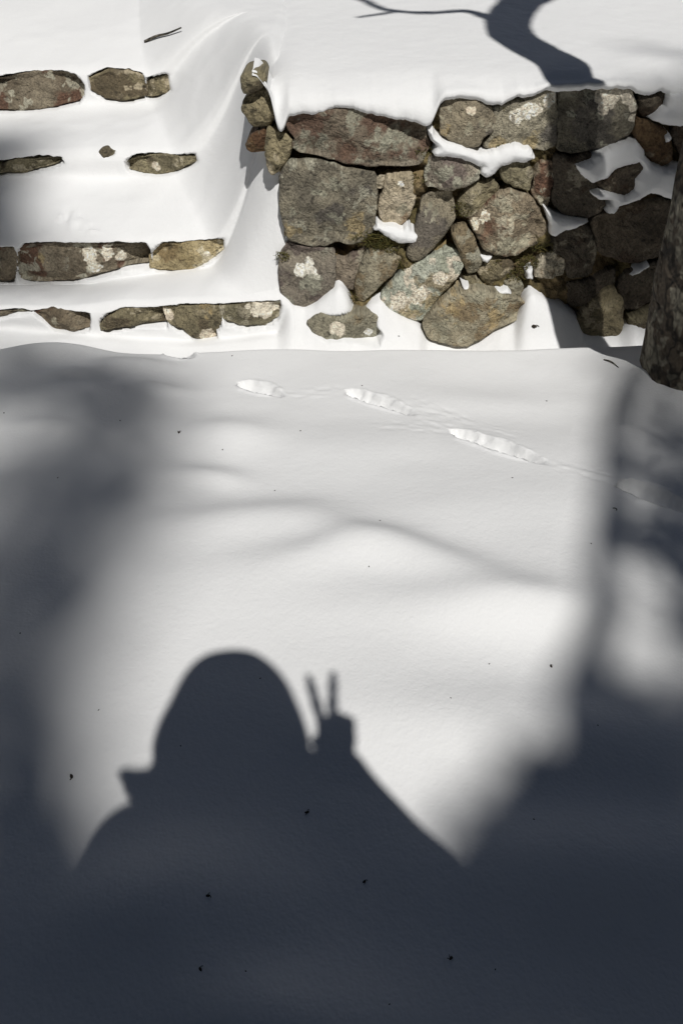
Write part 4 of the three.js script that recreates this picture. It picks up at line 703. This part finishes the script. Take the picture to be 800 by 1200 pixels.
{
  const E1 = new THREE.Vector3(1, 0, 0).addScaledVector(SUN, -SUN.x).normalize(), E2 = E1.clone().cross(SUN.clone().negate()).normalize();
  const sil = (px, py, t) => { const g = groundPt(px, py, groundY).sub(EYE); return EYE.clone().addScaledVector(E1, g.dot(E1)).addScaledVector(E2, g.dot(E2)).addScaledVector(SUN, t).toArray(); };
  const root = thing('person', 'person in a hooded jacket holding a camera and raising two fingers', 'person', [0, 0, 0.25]);
  const skin = new THREE.MeshPhysicalMaterial({ color: new THREE.Color().setRGB(0.46, 0.27, 0.19), roughness: 0.55 });
  const cloth = new THREE.MeshStandardMaterial({ color: new THREE.Color().setRGB(0.035, 0.05, 0.075), roughness: 0.9 }), trou = new THREE.MeshStandardMaterial({ color: new THREE.Color().setRGB(0.05, 0.047, 0.045), roughness: 0.95 }), boot = new THREE.MeshStandardMaterial({ color: new THREE.Color().setRGB(0.05, 0.032, 0.02), roughness: 0.7 });
  const put = (n, g, m) => { g.translate(0, 0, -0.25); return mesh(n, g, m, root); };
  const head = sil(272, 872, 0.115), crown = sil(271, 822, 0.105), nape = sil(272, 915, 0.13), neck = sil(270, 940, 0.06);
  const shR = sil(378, 985, 0.03), shL = sil(165, 1000, 0.03), elR = sil(500, 1030, 0.0), wrR = sil(398, 908, 0.035), elL = sil(92, 1105, 0.02), wrL = [-0.075, 1.27, 0.075];
  const chest = [(shR[0] + shL[0]) / 2, shL[1] - 0.12, shL[2] + 0.03], belly = [-0.02, 0.98, 0.27], pelvis = [-0.02, 0.82, 0.31];
  const hips = [[-0.11, 0.80, 0.31], [0.08, 0.80, 0.31]], knees = [[-0.14, 0.38, 0.22], [0.10, 0.38, 0.20]], ankles = [[-0.15, -0.08, 0.33], [0.11, -0.08, 0.30]], toes = [[-0.17, -0.12, 0.16], [0.13, -0.12, 0.13]];
  // body: head with brow, nose, chin and ears; trunk; limbs
  const add = (p, a, b, c) => { const v = new THREE.Vector3(...p).addScaledVector(E1, a).addScaledVector(FW, b).addScaledVector(UPH, c); return v.toArray(); };
  const FW = rayDir(400, 600), UPH = FW.clone().cross(E1).normalize().negate();
  const H0 = new THREE.Vector3(...head).toArray();
  const headBones = [[add(H0, 0, -0.02, 0.03), add(H0, 0, 0.0, 0.0), 0.082, 0.078], [add(H0, 0, 0.02, -0.04), add(H0, 0, 0.035, -0.09), 0.055, 0.035], [add(H0, 0, 0.075, 0.005), add(H0, 0, 0.092, -0.03), 0.010, 0.013],
    [add(H0, -0.035, 0.062, 0.02), add(H0, 0.035, 0.062, 0.02), 0.014], [add(H0, -0.022, 0.062, -0.064), add(H0, 0.022, 0.062, -0.064), 0.009], [add(H0, -0.078, -0.01, 0.0), add(H0, -0.082, -0.01, -0.035), 0.014, 0.01], [add(H0, 0.078, -0.01, 0.0), add(H0, 0.082, -0.01, -0.035), 0.014, 0.01], [nape, neck, 0.055, 0.06]];
  const bodyBones = [[neck, chest, 0.055, 0.10], [shL, shR, 0.05], [chest, belly, 0.12, 0.115], [belly, pelvis, 0.115, 0.125], [shR, elR, 0.045, 0.036], [elR, wrR, 0.036, 0.026], [shL, elL, 0.045, 0.036], [elL, wrL, 0.036, 0.026]];
  for (const n of [0, 1]) bodyBones.push([hips[n], knees[n], 0.078, 0.052], [knees[n], ankles[n], 0.052, 0.036], [ankles[n], toes[n], 0.036, 0.025]);
  function hand(w, dir, side, curls, spread, slim = 1) {      // wrist, direction of the fingers, towards the thumb
    const D = new THREE.Vector3(...dir).normalize(), S = new THREE.Vector3(...side); S.addScaledVector(D, -S.dot(D)).normalize(); const Nn = D.clone().cross(S).normalize();
    const at = (a, b, c) => new THREE.Vector3(...w).addScaledVector(D, a).addScaledVector(S, b * slim).addScaledVector(Nn, c).toArray(), B = [];
    for (let f = 0; f < 4; f++) B.push([at(0.005, 0.012 - f * 0.008, 0), at((f > 1 ? 0.060 : 0.076), 0.030 - f * 0.0195, 0), 0.015, 0.011]);
    [0.096, 0.100, 0.086, 0.068].forEach((L, f) => {
      let a = curls[f] * 0.35, q = [(f > 1 ? 0.062 : 0.078), 0.030 - f * 0.0195, 0], sd = spread[f];
      [0.45, 0.31, 0.24].forEach((k, s) => { const r = [q[0] + L * k * Math.cos(a) * Math.cos(sd), q[1] + L * k * Math.sin(sd), q[2] + L * k * Math.sin(a)]; B.push([at(...q), at(...r), 0.0092 - s * 0.0007, 0.0085 - s * 0.0008]); q = r; a += curls[f]; });
    });
    const th = curls[4] ? [[0.03, 0.03, 0.008], [0.055, 0.042, 0.022], [0.074, 0.026, 0.034], [0.082, 0.004, 0.036]] : [[0.03, 0.03, 0.004], [0.058, 0.05, 0.01], [0.084, 0.056, 0.012], [0.106, 0.052, 0.012]];
    for (let s = 0; s < 3; s++) B.push([at(...th[s]), at(...th[s + 1]), 0.0125 - s * 0.0016, 0.011 - s * 0.0016]);
    B.push([w, at(0.02, 0, 0), 0.024, 0.02]);
    return surfaceOf(B, 0.0034, 0.008);
  }
  const E2a = E2.toArray(), E1a = E1.toArray();
  const handR = hand(wrR, E2.clone().addScaledVector(E1, -0.02).toArray(), E1.clone().negate().toArray(), [0.03, 0.03, 1.35, 1.4, 1], [0.24, -0.17, -0.05, -0.08], 0.78);
  const handL = hand(wrL, [0.30, 0.72, -0.28], [0.3, 0.3, 0.9], [0.5, 0.5, 0.55, 0.6, 0], [0.04, 0, -0.04, -0.08]);
  const bodyGeo = mergeGeometries([surfaceOf(bodyBones, 0.012, 0.05), surfaceOf(headBones, 0.0045, 0.03), handR, handL]);
  put('body', bodyGeo, skin);
  // clothing
  const tip = sil(147, 906, 0.10), tipBase = sil(222, 930, 0.10), tipLow = sil(160, 925, 0.10);
  const jb = [[crown, head, 0.105, 0.134], [head, nape, 0.134, 0.118], [nape, neck, 0.10, 0.09], [tipBase, tip, 0.040, 0.012], [tipBase, tipLow, 0.040, 0.018], [neck, chest, 0.09, 0.15], [shL, shR, 0.072], [chest, belly, 0.17, 0.165], [belly, pelvis, 0.165, 0.175], [shR, elR, 0.078, 0.050], [elR, sil(404, 908, 0.03), 0.050, 0.040], [sil(330, 960, 0.04), sil(430, 985, 0.02), 0.07, 0.06], [sil(335, 915, 0.05), sil(392, 908, 0.035), 0.055, 0.045], [sil(380, 1000, 0.05), sil(425, 1100, 0.06), 0.10, 0.10], [sil(425, 1100, 0.06), pelvis, 0.10, 0.12], [shL, elL, 0.075, 0.060], [elL, [-0.085, 1.235, 0.075], 0.058, 0.045]];
  const face = add(head, 0, 0.16, -0.03);
  put('jacket', surfaceOf(jb, 0.0105, 0.022, (d, x, y, z) => Math.max(d, 0.095 - Math.hypot(x - face[0], y - face[1], z - face[2])) + 0.004 * noise(x * 16, y * 16, z * 16)), cloth);
  const tb = [[pelvis, hips[0], 0.14, 0.11], [pelvis, hips[1], 0.14, 0.11]]; for (const n of [0, 1]) tb.push([hips[n], knees[n], 0.105, 0.078], [knees[n], [ankles[n][0], 0.02, ankles[n][2]], 0.078, 0.07]);
  put('trousers', surfaceOf(tb, 0.014, 0.04, (d, x, y, z) => d + 0.005 * noise(x * 18, y * 18, z * 18)), trou);
  for (const n of [0, 1]) put('boot', surfaceOf([[[ankles[n][0], 0.08, ankles[n][2]], ankles[n], 0.056, 0.052], [ankles[n], toes[n], 0.052, 0.042]], 0.012, 0.02), boot);
  delete root.userData.count;
  // the camera in front of the face, its lens at the viewpoint
  const cam = thing('camera', 'small black camera held in front of the photographer\'s face', 'camera', [0, 1.37, 0]);
  const black = new THREE.MeshStandardMaterial({ color: new THREE.Color().setRGB(0.02, 0.02, 0.021), roughness: 0.5 });
  cam.rotation.x = -PITCH; cam.rotation.order = 'YXZ';
  const bs = new THREE.Shape(); bs.moveTo(-0.052, -0.028); bs.lineTo(0.052, -0.028); bs.lineTo(0.055, 0.024); bs.lineTo(0.02, 0.028); bs.lineTo(-0.054, 0.027);
  const bg = new THREE.ExtrudeGeometry(bs, { depth: 0.024, bevelSize: 0.004, bevelThickness: 0.004, bevelSegments: 3 }); bg.translate(0, 0, 0.022); mesh('body', bg, black, cam);
  const lg = new THREE.LatheGeometry([[0.0, 0], [0.018, 0], [0.021, 0.002], [0.021, 0.016], [0.019, 0.017], [0.016, 0.012], [0, 0.010]].map(a => new THREE.Vector2(...a)), 32); lg.rotateX(-Math.PI / 2); lg.translate(0, 0, 0.022); mesh('lens', lg, black, cam);
  const sh = new THREE.CylinderGeometry(0.006, 0.0065, 0.006, 20); sh.translate(0.034, 0.0335, 0.034); mesh('shutter_button', sh, black, cam);
  delete cam.userData.count;
}
// ---------------------------------------------------------------- twigs and bits of litter on the snow
const LITTER = new THREE.MeshStandardMaterial({ color: new THREE.Color().setRGB(0.03, 0.022, 0.014), roughness: 0.9 });
function surfaceHit(px, py) {                     // traced point -> nearest snow surface
  const ray = new THREE.Raycaster(EYE, rayDir(px, py)); let best = null;
  for (const m of snowSheets) for (const h of ray.intersectObject(m, false)) if (!best || h.distance < best.distance) best = h;
  return best;
}
function crumb(px, py, size, id, shape) {
  const h = surfaceHit(px, py); seed(id * 53 + 11);
  const s = 0.68 * size * h.distance / FOCAL, g = [];
  if (shape === 'curl') { const c = new THREE.CatmullRomCurve3([[-1, 0.1, 0.3], [-0.5, 0.2, -0.4], [0.3, 0.25, -0.5], [0.9, 0.12, 0.0]].map(a => new THREE.Vector3(...a).multiplyScalar(s))); g.push(new THREE.TubeGeometry(c, 14, s * 0.17, 6)); }
  else {
    const b = new THREE.SphereGeometry(s, 10, 7), p = b.attributes.position;
    for (let i = 0; i < p.count; i++) { const x = p.getX(i), y = p.getY(i), z = p.getZ(i), n = 1 + 0.45 * noise(x / s * 1.3 + id, y / s * 1.3, z / s * 1.3); p.setXYZ(i, x * n * 1.15, y * 0.42 * n + s * 0.25, z * n * 0.7); }
    g.push(b);
    if (shape !== 'dot') for (let k = 0; k < 2; k++) { const a = rnd() * 6.28, c = new THREE.CatmullRomCurve3([new THREE.Vector3(0, s * 0.3, 0), new THREE.Vector3(Math.cos(a) * s * 1.1, s * 0.5, Math.sin(a) * s), new THREE.Vector3(Math.cos(a + 0.4) * s * 1.9, s * 0.15, Math.sin(a + 0.4) * s * 1.8)]); g.push(new THREE.TubeGeometry(c, 8, s * 0.16, 5)); }
  }
  const o = mesh(shape === 'curl' ? 'curled_leaf' : shape === 'dot' ? 'bark_crumb' : 'bud_scale', g.length > 1 ? mergeGeometries(g) : g[0], LITTER);
  o.position.copy(h.point); o.rotation.y = rnd() * 6.28; return o;
}
scene.updateMatrixWorld(true);
for (const [x, y, s, shape, label] of [
  [625, 383, 4.6, 'bud', 'black withered bud on the bright snow at the wall foot'], [84, 910, 3.6, 'bud', 'dark bud scale on shaded snow at the left edge'], [360, 952, 3.4, 'bud', 'dark bud scale inside the shadow of the person'],
  [244, 1050, 3.2, 'bud', 'black seed low in the shadow of the person, left of centre'], [235, 1136, 3.4, 'bud', 'dark scrap of leaf near the bottom of the dark snow'], [528, 1123, 3.2, 'bud', 'black seed on the dark snow right of bottom centre'],
  [427, 1033, 2.8, 'bud', 'small upright scrap on shadowed snow below the raised hand'], [720, 597, 4.2, 'curl', 'curled black leaf beside the soft sapling shadow'], [645, 781, 2.6, 'bud', 'dark scale on the bright hollow left of the sapling shadow'], [210, 507, 2.8, 'bud', 'small dark scrap at the edge of the left shade'],
]) tag(crumb(x, y, s, Math.round(x + y), shape), label, 'plant litter');
for (const [x, y, label] of [
  [528, 818, 'tiny dark crumb on the lit snow right of the two raised fingers'], [573, 778, 'tiny dark crumb in the brightest hollow of the lit snow'], [116, 832, 'tiny dark crumb left of the shadow of the hood, in half shade'],
  [212, 874, 'tiny dark crumb inside the left edge of the hood shadow'], [24, 742, 'tiny dark crumb by the left border, halfway down'], [141, 493, 'tiny dark crumb in the upper left shade, left of the leaf scrap'], [68, 560, 'tiny dark crumb in the dark left shade below the ridges'],
  [432, 664, 'tiny dark crumb in the middle of the lit snow, under the dark fold'], [692, 637, 'tiny dark crumb just left of the sapling shadow'], [625, 960, 'tiny dark crumb in the right shade near its slanting edge'], [5, 484, 'tiny dark crumb touching the left border in the upper shade'],
  [467, 394, 'tiny dark crumb on the bright bank beside the flat stone'], [261, 527, 'tiny dark crumb on the lit mound below the first footprints'], [352, 505, 'tiny dark crumb below the middle footprints, left of centre'], [322, 575, 'tiny dark crumb in the soft fold left of centre'],
  [272, 417, 'tiny dark crumb on the snow crest below the lowest step'], [424, 452, 'tiny dark crumb just above the second footprint from the left'], [600, 560, 'tiny dark crumb below the longest footprint'], [445, 610, 'tiny dark crumb at the upper end of the dark fold'],
  [640, 470, 'tiny dark crumb above the right end of the longest footprint'], [305, 795, 'tiny dark crumb near the top of the hood shadow'], [580, 1136, 'tiny dark crumb in the dark snow, lower right'], [456, 1177, 'tiny dark crumb at the bottom border, right of the middle'],
  [288, 1138, 'tiny dark crumb in the dark snow, right of the leaf scrap at the bottom'], [700, 850, 'tiny dark crumb in the right shade below the sapling shadow'],
]) tag(crumb(x, y, 1.4, Math.round(x * 3 + y), 'dot'), label, 'bark crumb', 'bark crumbs scattered over the snow');
function twig(pts, r, label) {
  const hit = pts.map(([x, y, up]) => surfaceHit(x, y).point.add(new THREE.Vector3(0, up, 0))), c = new THREE.Vector3().copy(hit[0]);
  const g = [limb(hit.map(p => p.clone().sub(c)), [r, r * 0.9, r * 0.5], 8, 6, 0.15, 2)];
  const o = mesh('twig', mergeGeometries(g), BARK); o.position.copy(c); tag(o, label, 'twig'); return o;
}
twig([[170, 50, 0.004], [183, 46.5, 0.012], [197, 43, 0.012], [213, 39, 0.02]], 0.0055, 'thin broken twig lying on the snow above the steps');
twig([[707, 422, 0.001], [715, 425, 0.004], [724, 431, 0.001]], 0.0026, 'short dark twig on the snow beside the foot of the tree');
renderer.render(scene, camera);
